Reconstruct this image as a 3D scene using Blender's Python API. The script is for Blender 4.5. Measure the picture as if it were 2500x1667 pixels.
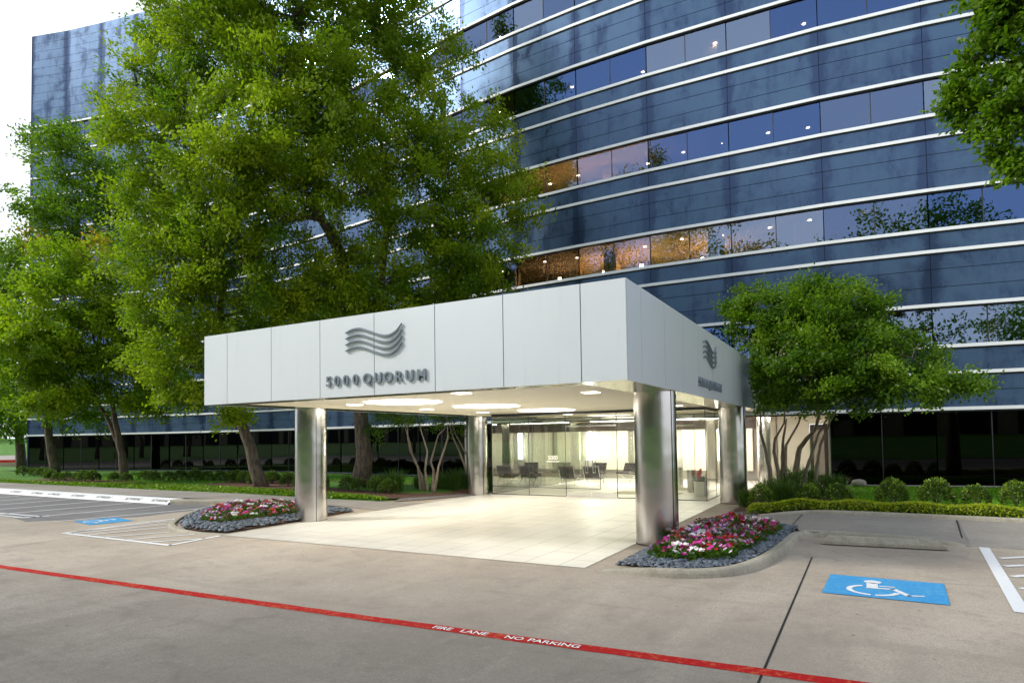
import bpy, math, numpy as np
from mathutils import Vector, Matrix
R=math.radians
scn=bpy.context.scene
for o in list(bpy.data.objects): bpy.data.objects.remove(o)
COL=scn.collection
rng=np.random.default_rng(7)

# ------------------------------------------------------------------ camera
def make_camera():
    cd=bpy.data.cameras.new('camera'); cam=bpy.data.objects.new('camera',cd); COL.objects.link(cam)
    yaw,pitch,roll=0.5034,0.0357,0.0147
    cy,sy,cp,sp,cr,sr=math.cos(yaw),math.sin(yaw),math.cos(pitch),math.sin(pitch),math.cos(roll),math.sin(roll)
    Rt=Vector((cy,sy,0)); F=Vector((-sy*cp,cy*cp,sp)); U=Vector((sy*sp,-cy*sp,cp))
    right=cr*Rt-sr*U; up=sr*Rt+cr*U
    M=Matrix((right,up,-F)).transposed().to_4x4(); M.translation=Vector((3.0439,-9.1046,1.9899))
    cam.matrix_world=M
    cd.sensor_width=36; cd.sensor_fit='HORIZONTAL'; cd.lens=36*1558.765/2500
    cd.shift_y=(1016.78-833.5)/2500; cd.clip_end=3000; cd.clip_start=.05
    scn.camera=cam
make_camera()

# ------------------------------------------------------------------ sky, sun, exposure
SUN_EL=36.0; SUN_AZ=math.atan2(-.85,-.52)      # measured clockwise from +y: sun behind the camera, to its left
w=bpy.data.worlds.new('World'); scn.world=w; w.use_nodes=True
nt=w.node_tree; nt.nodes.clear()
sk=nt.nodes.new('ShaderNodeTexSky'); sk.sky_type='NISHITA'; sk.sun_disc=False
sk.sun_elevation=R(SUN_EL); sk.sun_rotation=SUN_AZ; sk.air_density=1.0; sk.dust_density=1.0; sk.ozone_density=1.2
bg=nt.nodes.new('ShaderNodeBackground'); bg.inputs['Strength'].default_value=0.15
ow=nt.nodes.new('ShaderNodeOutputWorld')
# thin pale overcast veil, thickest low in the sky, opening to blue overhead
tc=nt.nodes.new('ShaderNodeTexCoord'); sx=nt.nodes.new('ShaderNodeSeparateXYZ'); nt.links.new(tc.outputs['Generated'],sx.inputs[0])
mr=nt.nodes.new('ShaderNodeMapRange'); mr.interpolation_type='SMOOTHSTEP'
for k_,v_ in (('From Min',.30),('From Max',.85),('To Min',1.12),('To Max',.48)): mr.inputs[k_].default_value=v_
nt.links.new(sx.outputs[2],mr.inputs['Value'])
cn=nt.nodes.new('ShaderNodeTexNoise'); cn.inputs['Scale'].default_value=2.2; cn.inputs['Detail'].default_value=6; nt.links.new(tc.outputs['Generated'],cn.inputs['Vector'])
ma=nt.nodes.new('ShaderNodeMath'); ma.operation='MULTIPLY_ADD'; ma.inputs[1].default_value=.5; ma.inputs[2].default_value=-.25; nt.links.new(cn.outputs['Fac'],ma.inputs[0])
mb_=nt.nodes.new('ShaderNodeMath'); mb_.operation='ADD'; mb_.use_clamp=True; nt.links.new(mr.outputs[0],mb_.inputs[0]); nt.links.new(ma.outputs[0],mb_.inputs[1])
mx_=nt.nodes.new('ShaderNodeMix'); mx_.data_type='RGBA'; nt.links.new(mb_.outputs[0],mx_.inputs[0]); nt.links.new(sk.outputs[0],mx_.inputs[6]); mx_.inputs[7].default_value=(5.1,5.4,5.9,1)
nt.links.new(mx_.outputs[2],bg.inputs['Color']); nt.links.new(bg.outputs[0],ow.inputs[0])
sl=bpy.data.lights.new('sun','SUN'); sl.energy=2.4; sl.angle=R(13); sl.color=(1,.95,.86)
so=bpy.data.objects.new('sun',sl); COL.objects.link(so)
sd=Vector((math.sin(SUN_AZ)*math.cos(R(SUN_EL)),math.cos(SUN_AZ)*math.cos(R(SUN_EL)),math.sin(R(SUN_EL))))
so.rotation_euler=(-sd).to_track_quat('-Z','Y').to_euler()
scn.view_settings.view_transform='Standard'; scn.view_settings.look='None'
scn.view_settings.exposure=0.70; scn.view_settings.gamma=1
scn.render.engine='CYCLES'
scn.cycles.max_bounces=10; scn.cycles.transparent_max_bounces=24; scn.cycles.glossy_bounces=5
scn.cycles.transmission_bounces=6; scn.cycles.diffuse_bounces=4; scn.cycles.sample_clamp_indirect=6
scn.cycles.caustics_reflective=False; scn.cycles.caustics_refractive=False
scn.cycles.use_denoising=True

# ------------------------------------------------------------------ object helpers
def tag(o,label=None,cat=None,group=None,kind=None):
    if label: o['label']=label
    if cat: o['category']=cat
    if group: o['group']=group
    if kind: o['kind']=kind
    return o
def empty(name,loc=(0,0,0),rz=0,**k):
    o=bpy.data.objects.new(name,None); COL.objects.link(o); o.location=loc; o.rotation_euler=(0,0,rz); o.empty_display_size=.2
    return tag(o,**k)
def link(name,me,mat=None,parent=None,**k):
    o=bpy.data.objects.new(name,me); COL.objects.link(o)
    if mat is not None:
        for m in (mat if isinstance(mat,(list,tuple)) else [mat]): me.materials.append(m)
    if parent is not None: o.parent=parent
    return tag(o,**k)
def copy_tree(o,parent=None):
    c=o.copy(); COL.objects.link(c); c.parent=parent
    for ch in list(o.children): copy_tree(ch,c)
    return c

class MB:
    def __init__(s): s.v=[]; s.f=[]; s.uv=[]; s.mi=[]; s.cur=0
    def face(s,pts,uv=None):
        n=len(s.v); s.v+=[tuple(p) for p in pts]; s.f.append(tuple(range(n,n+len(pts))))
        s.uv+= uv if uv else [(0,0)]*len(pts); s.mi.append(s.cur)
    def box(s,x0,y0,z0,x1,y1,z1,M=None):
        P=[Vector((x,y,z)) for z in (z0,z1) for y in (y0,y1) for x in (x0,x1)]
        if M is not None: P=[M@p for p in P]
        for q in ((0,2,3,1),(4,5,7,6),(0,1,5,4),(2,6,7,3),(0,4,6,2),(1,3,7,5)): s.face([P[i] for i in q])
    def prism(s,poly,z0,z1,z0f=None):
        """poly: list of (x,y) counter-clockwise, z1 float or list"""
        n=len(poly); zt=z1 if isinstance(z1,(list,tuple)) else [z1]*n
        s.face([(p[0],p[1],zt[i]) for i,p in enumerate(poly)])
        s.face([(p[0],p[1],z0) for p in reversed(poly)])
        for i in range(n):
            j=(i+1)%n; a=poly[i]; b=poly[j]
            s.face([(a[0],a[1],z0),(b[0],b[1],z0),(b[0],b[1],zt[j]),(a[0],a[1],zt[i])])
    def cyl(s,cx,cy,z0,z1,r,n=24,r1=None,cap=True):
        r1=r if r1 is None else r1
        A=[(cx+r*math.cos(2*math.pi*i/n),cy+r*math.sin(2*math.pi*i/n),z0) for i in range(n)]
        B=[(cx+r1*math.cos(2*math.pi*i/n),cy+r1*math.sin(2*math.pi*i/n),z1) for i in range(n)]
        for i in range(n):
            j=(i+1)%n; s.face([A[i],A[j],B[j],B[i]],[(i/n,0),((i+1)/n,0),((i+1)/n,1),(i/n,1)])
        if cap: s.face(B); s.face(A[::-1])
    def tube(s,pts,rad,n=8,cap=True):
        pts=[Vector(p) for p in pts]; m=len(pts)
        if not isinstance(rad,(list,tuple)): rad=[rad]*m
        rings=[]; prev=None
        for i,p in enumerate(pts):
            t=(pts[min(i+1,m-1)]-pts[max(i-1,0)])
            if t.length<1e-9: t=Vector((0,0,1))
            t.normalize()
            if prev is None: a=t.orthogonal().normalized()
            else:
                a=prev-t*prev.dot(t)
                a=a.normalized() if a.length>1e-6 else t.orthogonal().normalized()
            prev=a; b=t.cross(a)
            rings.append([p+rad[i]*(a*math.cos(2*math.pi*k/n)+b*math.sin(2*math.pi*k/n)) for k in range(n)])
        base=len(s.v)
        for r in rings: s.v+=[tuple(q) for q in r]
        for i in range(m-1):
            for k in range(n):
                l=(k+1)%n
                s.f.append((base+i*n+k,base+i*n+l,base+(i+1)*n+l,base+(i+1)*n+k)); s.uv+=[(k/n,i),((k+1)/n,i),((k+1)/n,i+1),(k/n,i+1)]; s.mi.append(s.cur)
        if cap:
            s.f.append(tuple(base+k for k in reversed(range(n)))); s.uv+=[(0,0)]*n; s.mi.append(s.cur)
            s.f.append(tuple(base+(m-1)*n+k for k in range(n))); s.uv+=[(0,0)]*n; s.mi.append(s.cur)
    def mesh(s,name,smooth=False):
        me=bpy.data.meshes.new(name); me.from_pydata(s.v,[],s.f); me.update()
        uvl=me.uv_layers.new(name='UVMap'); uvl.data.foreach_set('uv',np.array(s.uv,dtype=np.float32).ravel())
        me.polygons.foreach_set('material_index',s.mi)
        if smooth: me.polygons.foreach_set('use_smooth',[True]*len(me.polygons))
        return me
    def build(s,name,mat,parent=None,smooth=False,bevel=0,**k):
        o=link(name,s.mesh(name,smooth),mat,parent,**k)
        if bevel:
            md=o.modifiers.new('bevel','BEVEL'); md.width=bevel; md.segments=2; md.limit_method='ANGLE'
        return o
def rotz(a,loc=(0,0,0)):
    return Matrix.Translation(loc)@Matrix.Rotation(a,4,'Z')

# ------------------------------------------------------------------ material helpers
MATS={}
class NT:
    def __init__(s,name):
        s.m=bpy.data.materials.new(name); s.m.use_nodes=True; s.t=s.m.node_tree; s.t.nodes.clear()
        s.out=s.t.nodes.new('ShaderNodeOutputMaterial'); MATS[name]=s.m
    def n(s,t,**k):
        q=s.t.nodes.new(t)
        for a,b in k.items():
            if a=='inp':
                for c,d in b.items(): s.set(q,c,d)
            else: setattr(q,a,b)
        return q
    def set(s,q,c,d):
        if isinstance(d,bpy.types.NodeSocket): s.t.links.new(d,q.inputs[c])
        else: q.inputs[c].default_value=d
    def pos(s): return s.n('ShaderNodeNewGeometry').outputs['Position']
    def noise(s,scale,detail=4,rough=.55,vec=None,dist=0,stretch=None):
        v=vec if vec is not None else s.pos()
        if stretch: 
            mp=s.n('ShaderNodeMapping',inp={'Vector':v,'Scale':stretch}); v=mp.outputs[0]
        q=s.n('ShaderNodeTexNoise',inp={'Vector':v,'Scale':scale,'Detail':detail,'Roughness':rough,'Distortion':dist}); return q.outputs['Fac']
    def ramp(s,fac,stops,interp='LINEAR'):
        q=s.n('ShaderNodeValToRGB',inp={'Fac':fac}); e=q.color_ramp; e.interpolation=interp
        while len(e.elements)<len(stops): e.elements.new(.5)
        for i,(p,c) in enumerate(stops):
            e.elements[i].position=p; e.elements[i].color=(*c,1) if len(c)==3 else (c[0],)*3+(1,)
        return q.outputs['Color']
    def mix(s,f,a,b,mode='MIX'):
        q=s.n('ShaderNodeMix',data_type='RGBA',blend_type=mode); s.set(q,0,f)
        s.set(q,6,a if isinstance(a,bpy.types.NodeSocket) else (*a,1)); s.set(q,7,b if isinstance(b,bpy.types.NodeSocket) else (*b,1)); return q.outputs[2]
    def math(s,op,a,b=0,c=0,clamp=False):
        q=s.n('ShaderNodeMath',operation=op,use_clamp=clamp); s.set(q,0,a); s.set(q,1,b)
        if op in('MULTIPLY_ADD','COMPARE','SMOOTH_MIN'): s.set(q,2,c)
        return q.outputs[0]
    def smooth(s,x,a,b):
        q=s.n('ShaderNodeMapRange',interpolation_type='SMOOTHSTEP',inp={'Value':x,'From Min':a,'From Max':b}); return q.outputs[0]
    def bump(s,h,strength=.3,dist=.01):
        return s.n('ShaderNodeBump',inp={'Height':h,'Strength':strength,'Distance':dist}).outputs[0]
    def pbr(s,color,rough=.6,metal=0,normal=None,spec=None,tint=None,**ex):
        b=s.n('ShaderNodeBsdfPrincipled')
        s.set(b,'Base Color',color if isinstance(color,bpy.types.NodeSocket) else (*color,1)); s.set(b,'Roughness',rough); s.set(b,'Metallic',metal)
        if normal is not None: s.set(b,'Normal',normal)
        if spec is not None: s.set(b,'Specular IOR Level',spec)
        if tint: s.set(b,'Specular Tint',(*tint,1))
        for k,v in ex.items(): s.set(b,k.replace('_',' '),v)
        s.t.links.new(b.outputs[0],s.out.inputs[0]); return s.m
    def surf(s,sh): s.t.links.new(sh,s.out.inputs[0]); return s.m
def plain(name,color,rough=.6,metal=0,nv=.12,ns=6,**k):
    t=NT(name); n=t.noise(ns,5); c=t.mix(n,tuple(x*(1-nv) for x in color),tuple(min(1,x*(1+nv)) for x in color)); return t.pbr(c,rough,metal,**k)
def emit(name,color,st):
    t=NT(name); e=t.n('ShaderNodeEmission',inp={'Color':(*color,1),'Strength':st}); return t.surf(e.outputs[0])
def glass(name,tint,f0,refl=(1,1,1),gain=1.0,rough=0.0):
    t=NT(name)
    lw=t.n('ShaderNodeLayerWeight',inp={'Blend':.5}).outputs['Facing']
    p=t.math('POWER',lw,5.0); f=t.math('MULTIPLY_ADD',p,(1-f0)*gain,f0,clamp=True)
    tr=t.n('ShaderNodeBsdfTransparent',inp={'Color':(*tint,1)}); gl=t.n('ShaderNodeBsdfGlossy',inp={'Color':(*refl,1),'Roughness':rough})
    wv=t.noise(.8,1.5); t.set(gl,'Normal',t.bump(wv,.06,.02))
    mx=t.n('ShaderNodeMixShader',inp={0:f}); t.t.links.new(tr.outputs[0],mx.inputs[1]); t.t.links.new(gl.outputs[0],mx.inputs[2])
    return t.surf(mx.outputs[0])

def concrete(name,c0,c1,stain=.5,scale=1.0,rough=.85):
    t=NT(name)
    n1=t.noise(.35*scale,6,.6); n2=t.noise(2.2*scale,6,.65,dist=.6); n3=t.noise(55,4,.8); n5=t.noise(.11,3,.5); n4=t.noise(.9,5,.6,stretch=(1,.25,1))
    c=t.mix(t.smooth(n1,.3,.7),c0,c1)
    c=t.mix(t.math('MULTIPLY',t.smooth(n5,.42,.62),.45),c,tuple(x*.78 for x in c0))
    c=t.mix(t.math('MULTIPLY',t.smooth(n2,.48,.72),stain),c,tuple(x*.68 for x in c0))
    c=t.mix(t.math('MULTIPLY',t.smooth(n4,.52,.7),stain*.6),c,tuple(min(1,x*1.22) for x in c1))
    c=t.mix(t.math('MULTIPLY',t.smooth(n3,.42,.62),.55),c,tuple(x*.55 for x in c0))
    n6=t.noise(16,4,.85); c=t.mix(t.math('MULTIPLY',t.smooth(n6,.46,.66),.42),c,tuple(x*.7 for x in c0))
    spk=t.n('ShaderNodeTexVoronoi',inp={'Vector':t.pos(),'Scale':3.1}).outputs['Distance']
    n9=t.noise(7,6,.9); c=t.mix(t.math('MULTIPLY',t.smooth(n9,.54,.72),.30),c,tuple(min(.8,x*1.35) for x in c1)); c=t.mix(t.math('MULTIPLY',t.smooth(n9,.47,.34),.35),c,tuple(x*.6 for x in c0))
    n7=t.noise(1.3,5,.7,stretch=(.10,1.4,1)); c=t.mix(t.math('MULTIPLY',t.smooth(n7,.50,.70),.38),c,tuple(x*.66 for x in c0))
    n8=t.noise(.5,2); msk=t.math('GREATER_THAN',n8,.5)
    c=t.mix(t.math('MULTIPLY',t.math('MULTIPLY',t.smooth(spk,.075,.03),msk),.75),c,(.06,.055,.05))
    return t.pbr(c,rough,normal=t.bump(n3,.25,.004))
M_CONC=concrete('drive_concrete',(.385,.325,.262),(.56,.485,.395))
M_LANE=concrete('lane_concrete',(.305,.262,.215),(.45,.395,.33),.7)
M_WALK=concrete('walk_concrete',(.30,.275,.245),(.42,.385,.34),.35)
M_KERB=concrete('kerb_concrete',(.36,.33,.26),(.52,.48,.39),.7,2.0)
M_STOP=concrete('stop_concrete',(.20,.185,.16),(.31,.29,.255),.7,2.0)
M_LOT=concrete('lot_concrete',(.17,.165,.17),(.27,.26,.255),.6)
M_TAN=plain('tan_wall',(.36,.30,.22),.85)
M_WHITEPAINT=plain('white_paint',(.78,.79,.80),.6,nv=.08,ns=25)
def worn(name,c,under,amt=.5):
    t=NT(name); n=t.noise(14,6,.75); n2=t.noise(1.7,3)
    f=t.smooth(t.math('ADD',n,t.math('MULTIPLY',n2,.35)),amt+.36,amt+.42)
    return t.pbr(t.mix(t.math('MULTIPLY',f,.8),c,under),.8,spec=.15)
M_ROADWHITE=worn('road_white',(.74,.76,.78),(.42,.40,.37),.42)
M_RED=worn('road_red',(.43,.010,.012),(.52,.10,.04),.34)
M_BLUE=worn('road_blue',(.05,.30,.62),(.10,.36,.62),.30)
M_JOINT=plain('joint_black',(.012,.012,.012),.9)
M_ALU=plain('ledge_aluminium',(.88,.90,.92),.45,nv=.05,ns=3)
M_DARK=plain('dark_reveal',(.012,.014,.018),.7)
M_CORE=plain('wall_core',(.035,.04,.05),.8)
M_SOIL=plain('soil',(.06,.04,.025),.95,nv=.5,ns=30)
def mulch():
    t=NT('mulch'); n=t.noise(38,5,.8); n2=t.noise(1.5,3)
    c=t.ramp(n,[(.3,(.03,.018,.012)),(.55,(.16,.07,.035)),(.75,(.30,.17,.10))])
    c=t.mix(t.smooth(n2,.4,.6),c,(.09,.045,.03)); return t.pbr(c,.95,normal=t.bump(n,.9,.03))
M_MULCH=mulch()
def gravel():
    t=NT('gravel'); v=t.n('ShaderNodeTexVoronoi',inp={'Vector':t.pos(),'Scale':42})
    h=t.n('ShaderNodeSeparateColor',inp={'Color':v.outputs['Color']}).outputs[0]
    c=t.ramp(h,[(0,(.05,.045,.05)),(.5,(.17,.15,.15)),(1,(.36,.31,.28))]); return t.pbr(c,.85,normal=t.bump(v.outputs['Distance'],1.0,.02))
M_GRAVEL=gravel()
def lawn():
    t=NT('lawn'); n=t.noise(.8,4); n2=t.noise(60,4,.8)
    c=t.mix(t.smooth(n,.3,.7),(.070,.22,.008),(.13,.34,.012)); c=t.mix(t.smooth(n2,.3,.7),c,(.025,.085,.008)); return t.pbr(c,.9,normal=t.bump(n2,.8,.04))
M_LAWN=lawn()
def tiles():
    t=NT('floor_tile'); p=t.pos()
    mp=t.n('ShaderNodeMapping',inp={'Vector':p,'Rotation':(0,0,math.pi/2)})
    b=t.n('ShaderNodeTexBrick',inp={'Vector':mp.outputs[0],'Color1':(.60,.58,.53,1),'Color2':(.66,.635,.58,1),'Mortar':(.27,.25,.22,1),'Scale':1,'Mortar Size':.009,'Mortar Smooth':.2,'Brick Width':1.22,'Row Height':.61})
    n=t.noise(1.2,6,.6,stretch=(.3,2,1)); c=t.mix(t.math('MULTIPLY',t.smooth(n,.4,.7),.35),b.outputs['Color'],(.46,.43,.38))
    return t.pbr(c,t.math('MULTIPLY_ADD',n,.25,.24),spec=.45)
M_TILE=tiles()
def cladding():
    t=NT('granite_cladding'); p=t.pos()
    uv=t.n('ShaderNodeUVMap').outputs[0]; sp=t.n('ShaderNodeSeparateXYZ',inp={0:uv})
    e=t.math('ABSOLUTE',t.math('SUBTRACT',sp.outputs[0],.5))          # .5 at the vertical joints
    edge=t.smooth(e,.36,.5)
    mid=t.smooth(t.math('ABSOLUTE',t.math('SUBTRACT',e,.03)),.05,.0)
    n=t.noise(.75,6,.62,dist=.8); n2=t.noise(3.0,5,.7,stretch=(1.6,1.6,.45)); n3=t.noise(160,2,.6)
    f=t.math('ADD',t.math('ADD',t.math('MULTIPLY',n,.8),t.math('MULTIPLY',n2,.35)),t.math('MULTIPLY',edge,-.26))
    f=t.math('ADD',f,t.math('MULTIPLY',mid,-.05))
    haze=t.smooth(f,.34,.66)
    c=t.mix(haze,(.040,.066,.135),(.078,.134,.228))
    c=t.mix(t.math('MULTIPLY',t.smooth(n3,.45,.7),.25),c,(.02,.03,.06))
    rg=t.math('MULTIPLY_ADD',haze,.16,.22)
    return t.pbr(c,rg,.48,spec=.28,tint=(.6,.75,1.0),normal=t.bump(t.noise(.6,2),.05,.03))
M_CLAD=cladding()
def fascia():
    t=NT('silver_panel'); n=t.noise(1.1,3); n2=t.noise(5,5,.6,stretch=(1,1,.12))
    c=t.mix(n,(.78,.83,.89),(.82,.86,.91)); c=t.mix(t.math('MULTIPLY',t.smooth(n2,.55,.75),.12),c,(.5,.52,.54))
    return t.pbr(c,.33,.30,normal=t.bump(n,.25,.02))
M_FASCIA=fascia()
def brushed(name,col,rough,amt=.05):
    t=NT(name); a=t.noise(3.0,4,.6,stretch=(1,1,.35)); b=t.noise(220,2,.6,stretch=(1,1,.02)); h=t.noise(1.1,2)
    r=t.math('MULTIPLY_ADD',a,.16,rough-.06)
    c=t.mix(a,tuple(x*.82 for x in col),col)
    return t.pbr(c,r,1.0,normal=t.bump(t.math('ADD',t.math('MULTIPLY',h,3.0),t.math('MULTIPLY',b,.15)),amt,.02))
M_STEEL=brushed('brushed_steel',(.62,.59,.57),.15,.35)
M_RIM=brushed('polished_rim',(.60,.56,.50),.16,.1)
M_CHROME=plain('chrome',(.75,.75,.75),.12,1,nv=.02)
M_SIGNMETAL=plain('sign_metal',(.27,.32,.37),.35,metal=.5,nv=.1,ns=8)
M_CEIL=plain('soffit_plaster',(.86,.82,.70),.8,nv=.02,ns=1)
M_LIGHT=emit('lamp_glow',(1,.94,.80),8.0)
M_SPOT=emit('downlight_glow',(1,.93,.80),5.0)
M_OSPOT=emit('office_downlight',(1,.88,.66),26.0)
M_STRIP=emit('strip_light',(1,.97,.90),26.0)
M_WARM=emit('office_lamp',(1,.70,.36),85.0)
M_GLASSR=glass('side_glass',(.62,.66,.56),.20)
M_GLASS=glass('clear_glass',(.965,.98,.945),.055,gain=1.0)
M_WIN=glass('window_glass',(.62,.58,.52),.22,(.32,.48,.86))
M_WINDR=glass('black_window_glass',(.05,.05,.05),.022,(.8,.85,.9))
M_WINB=glass('window_glass_pale',(.66,.64,.60),.28,(.42,.55,.80))
M_WINC=glass('window_glass_deep',(.40,.40,.42),.24,(.20,.36,.80))
M_WIND=glass('dark_window_glass',(.10,.10,.10),.05,(.8,.85,.9))
M_OCEIL=plain('office_ceiling',(.55,.40,.24),.9,nv=.03)
M_OWALL=plain('office_wall',(.14,.10,.075),.9)
M_WHITE=plain('white_stone',(.74,.72,.62),.5,nv=.04,ns=2)
M_WOOD=plain('dark_wood',(.035,.022,.018),.5,nv=.3,ns=9)
M_STONE=plain('brown_stone',(.27,.25,.225),.45,nv=.2,ns=2)
M_LEATHER=plain('dark_leather',(.028,.018,.02),.4,nv=.2)
M_PLANTER=plain('planter_white',(.7,.7,.66),.5)
M_MULL=plain('mullion',(.03,.03,.035),.5)
M_DECAL=plain('white_decal',(.85,.85,.82),.6)
def bark(name,a,b,sc=1):
    t=NT(name); n=t.noise(9*sc,6,.75,stretch=(1,1,.25)); n2=t.noise(2,3)
    c=t.mix(t.smooth(n,.35,.65),a,b); c=t.mix(t.math('MULTIPLY',n2,.4),c,tuple((x+y)/2 for x,y in zip(a,b)))
    return t.pbr(c,.95,normal=t.bump(n,1.0,.06))
M_BARK=bark('bark',(.045,.034,.026),(.21,.165,.125))
M_BARK2=bark('smooth_bark',(.18,.14,.105),(.38,.32,.25),.4)
def leaf(name,a,b,trans=.52,alt=None):
    t=NT(name); at=t.n('ShaderNodeAttribute',attribute_name='tint').outputs['Color']
    sp=t.n('ShaderNodeSeparateColor',inp={0:at})
    c=t.mix(sp.outputs[0],a,b)
    if alt: c=t.mix(t.math('GREATER_THAN',sp.outputs[1],.5),c,alt)
    d=t.n('ShaderNodeBsdfPrincipled'); t.set(d,'Base Color',c); t.set(d,'Roughness',.45); t.set(d,'Specular IOR Level',.35)
    tc=t.mix(.5,c,(.20,.42,.01),'MIX')
    tr=t.n('ShaderNodeBsdfTranslucent',inp={'Color':tc}); mx=t.n('ShaderNodeMixShader',inp={0:trans})
    t.t.links.new(d.outputs[0],mx.inputs[1]); t.t.links.new(tr.outputs[0],mx.inputs[2]); return t.surf(mx.outputs[0])
M_LEAF_A=leaf('leaf_elm',(.08,.175,.004),(.50,.58,.014))
M_LEAF_B=leaf('leaf_elm_young',(.08,.185,.004),(.48,.60,.012),alt=(.65,.30,.02))
M_LEAF_C=leaf('leaf_oak',(.045,.120,.006),(.22,.36,.012),alt=(.65,.30,.02))
M_LEAF_M=leaf('leaf_myrtle',(.036,.100,.006),(.20,.33,.016),alt=(.30,.12,.03))
M_LEAF_S=leaf('leaf_shrub',(.025,.07,.008),(.30,.42,.04),.3)
M_LEAF_D=leaf('leaf_shrub_dark',(.022,.055,.008),(.13,.21,.02),.3)
M_LEAF_H=leaf('leaf_hedge',(.08,.16,.008),(.50,.56,.02),.4)
M_LEAF_G=leaf('leaf_groundcover',(.06,.15,.008),(.28,.44,.015),.35)
M_LEAF_F=leaf('leaf_flower',(.028,.085,.008),(.13,.26,.02),.3)
M_BLADE=leaf('grass_blade',(.03,.08,.012),(.09,.19,.03),.3)
M_TURF=leaf('turf_blade',(.07,.22,.006),(.20,.46,.012),.3)
PETAL={k:plain('petal_'+k,c,.6,nv=.1) for k,c in dict(crimson=(.55,.01,.03),magenta=(.62,.03,.30),white=(.85,.82,.84),lilac=(.60,.28,.62)).items()}
def pebble():
    t=NT('pebble'); at=t.n('ShaderNodeAttribute',attribute_name='tint').outputs['Color']; sp=t.n('ShaderNodeSeparateColor',inp={0:at})
    return t.pbr(t.mix(sp.outputs[0],(.042,.054,.072),(.18,.215,.26)),.5)
M_PEB=pebble()

# ------------------------------------------------------------------ numpy leaf meshes
def leaf_mesh(name,P,L,W,tint,up=.35,mat=None,parent=None,dirs=None,**k):
    """one pointed leaf (a folded kite of 2 triangles sharing the midrib) per point"""
    n=len(P); P=np.asarray(P,np.float32)
    d=rng.normal(size=(n,3)) if dirs is None else np.asarray(dirs)+rng.normal(size=(n,3))*.55
    d/=np.linalg.norm(d,axis=1)[:,None]+1e-9
    nn=rng.normal(size=(n,3)); nn[:,2]+=up*3; s=np.cross(d,nn); s/=np.linalg.norm(s,axis=1)[:,None]+1e-9
    Ls=(L*rng.uniform(.65,1.3,n))[:,None]; Ws=(W*rng.uniform(.7,1.25,n))[:,None]
    V=np.empty((n,4,3),np.float32)
    V[:,0]=P-d*Ls*.5; V[:,1]=P+s*Ws*.5; V[:,2]=P+d*Ls*.5; V[:,3]=P-s*Ws*.5
    me=bpy.data.meshes.new(name); me.vertices.add(n*4); me.vertices.foreach_set('co',V.ravel())
    me.loops.add(n*4); me.loops.foreach_set('vertex_index',np.arange(n*4,dtype=np.int32))
    me.polygons.add(n); me.polygons.foreach_set('loop_start',np.arange(n,dtype=np.int32)*4)
    me.update()
    at=me.attributes.new('tint','FLOAT_COLOR','CORNER')
    T=np.zeros((n,4,4),np.float32); T[:,:,:2]=np.asarray(tint,np.float32)[:,None,:2]; T[:,:,3]=1
    at.data.foreach_set('color',T.ravel())
    return link(name,me,mat,parent,**k)
def crown_points(clumps,dens,sub=.42,clip=None,seed=1,alt_at=None,alt_r=1.0,thin=0.0):
    r=np.random.default_rng(seed); PP=[];TT=[];SC=[];DD=[]
    for (x,y,z,rad) in clumps:
        ns=max(6,int(9*rad**2/ (sub/.42)**2))
        u=r.normal(size=(ns,3)); u/=np.linalg.norm(u,axis=1)[:,None]
        rr=rad*(r.uniform(.30,1.08,ns))**.7
        c=np.array([x,y,z])+u*rr[:,None]*np.array([1,1,.85])
        keep=r.random(ns)>thin; c=c[keep]; u=u[keep]
        SC.append(c)
        for ci,ui in zip(c,u):
            m=int(dens*r.uniform(.5,1.5))
            # a leafy spray: points along a short twig direction, flattened
            tw=ui*.8+r.normal(size=3)*.5+np.array([0,0,.15]); tw/=np.linalg.norm(tw)
            q=r.normal(size=(m,3))*np.array([.5,.5,.34])*sub+tw*(r.uniform(-.9,1.3,m)[:,None])*sub
            PP.append(ci+q); DD.append(np.tile(tw*1.15+np.array([0,0,-.25]),(m,1)))
            t=np.clip(r.normal(.40,.23)+r.normal(0,.09,m)+.12*(ui[2]),0,1)
            a=np.zeros(m)
            if alt_at is not None:
                for A in alt_at:
                    dd=np.linalg.norm((ci+q)-np.array(A),axis=1); a=np.where((dd<alt_r)&(r.random(m)<.45),1,a)
            TT.append(np.stack([t,a],1))
    P=np.concatenate(PP); T=np.concatenate(TT); SC=np.concatenate(SC); D=np.concatenate(DD)
    if clip is not None:
        k=clip(P); P=P[k]; T=T[k]; D=D[k]; SC=SC[clip(SC)]
    return P,T,SC,D
def limb(mb,a,b,r0,r1,r,sag=.12,n=7,seg=6):
    a=Vector(a); b=Vector(b); L=(b-a).length; pts=[];rad=[]
    o1=Vector(r.normal(size=3))*L*sag*.5; o2=Vector(r.normal(size=3))*L*sag*.5
    for i in range(seg+1):
        t=i/seg; p=a.lerp(b,t)+o1*math.sin(math.pi*t)+o2*math.sin(2*math.pi*t)*.6; p.z+=L*.06*math.sin(math.pi*t)
        pts.append(p); rad.append(r0+(r1-r0)*t)
    mb.tube(pts,rad,n,cap=False); return pts
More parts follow.
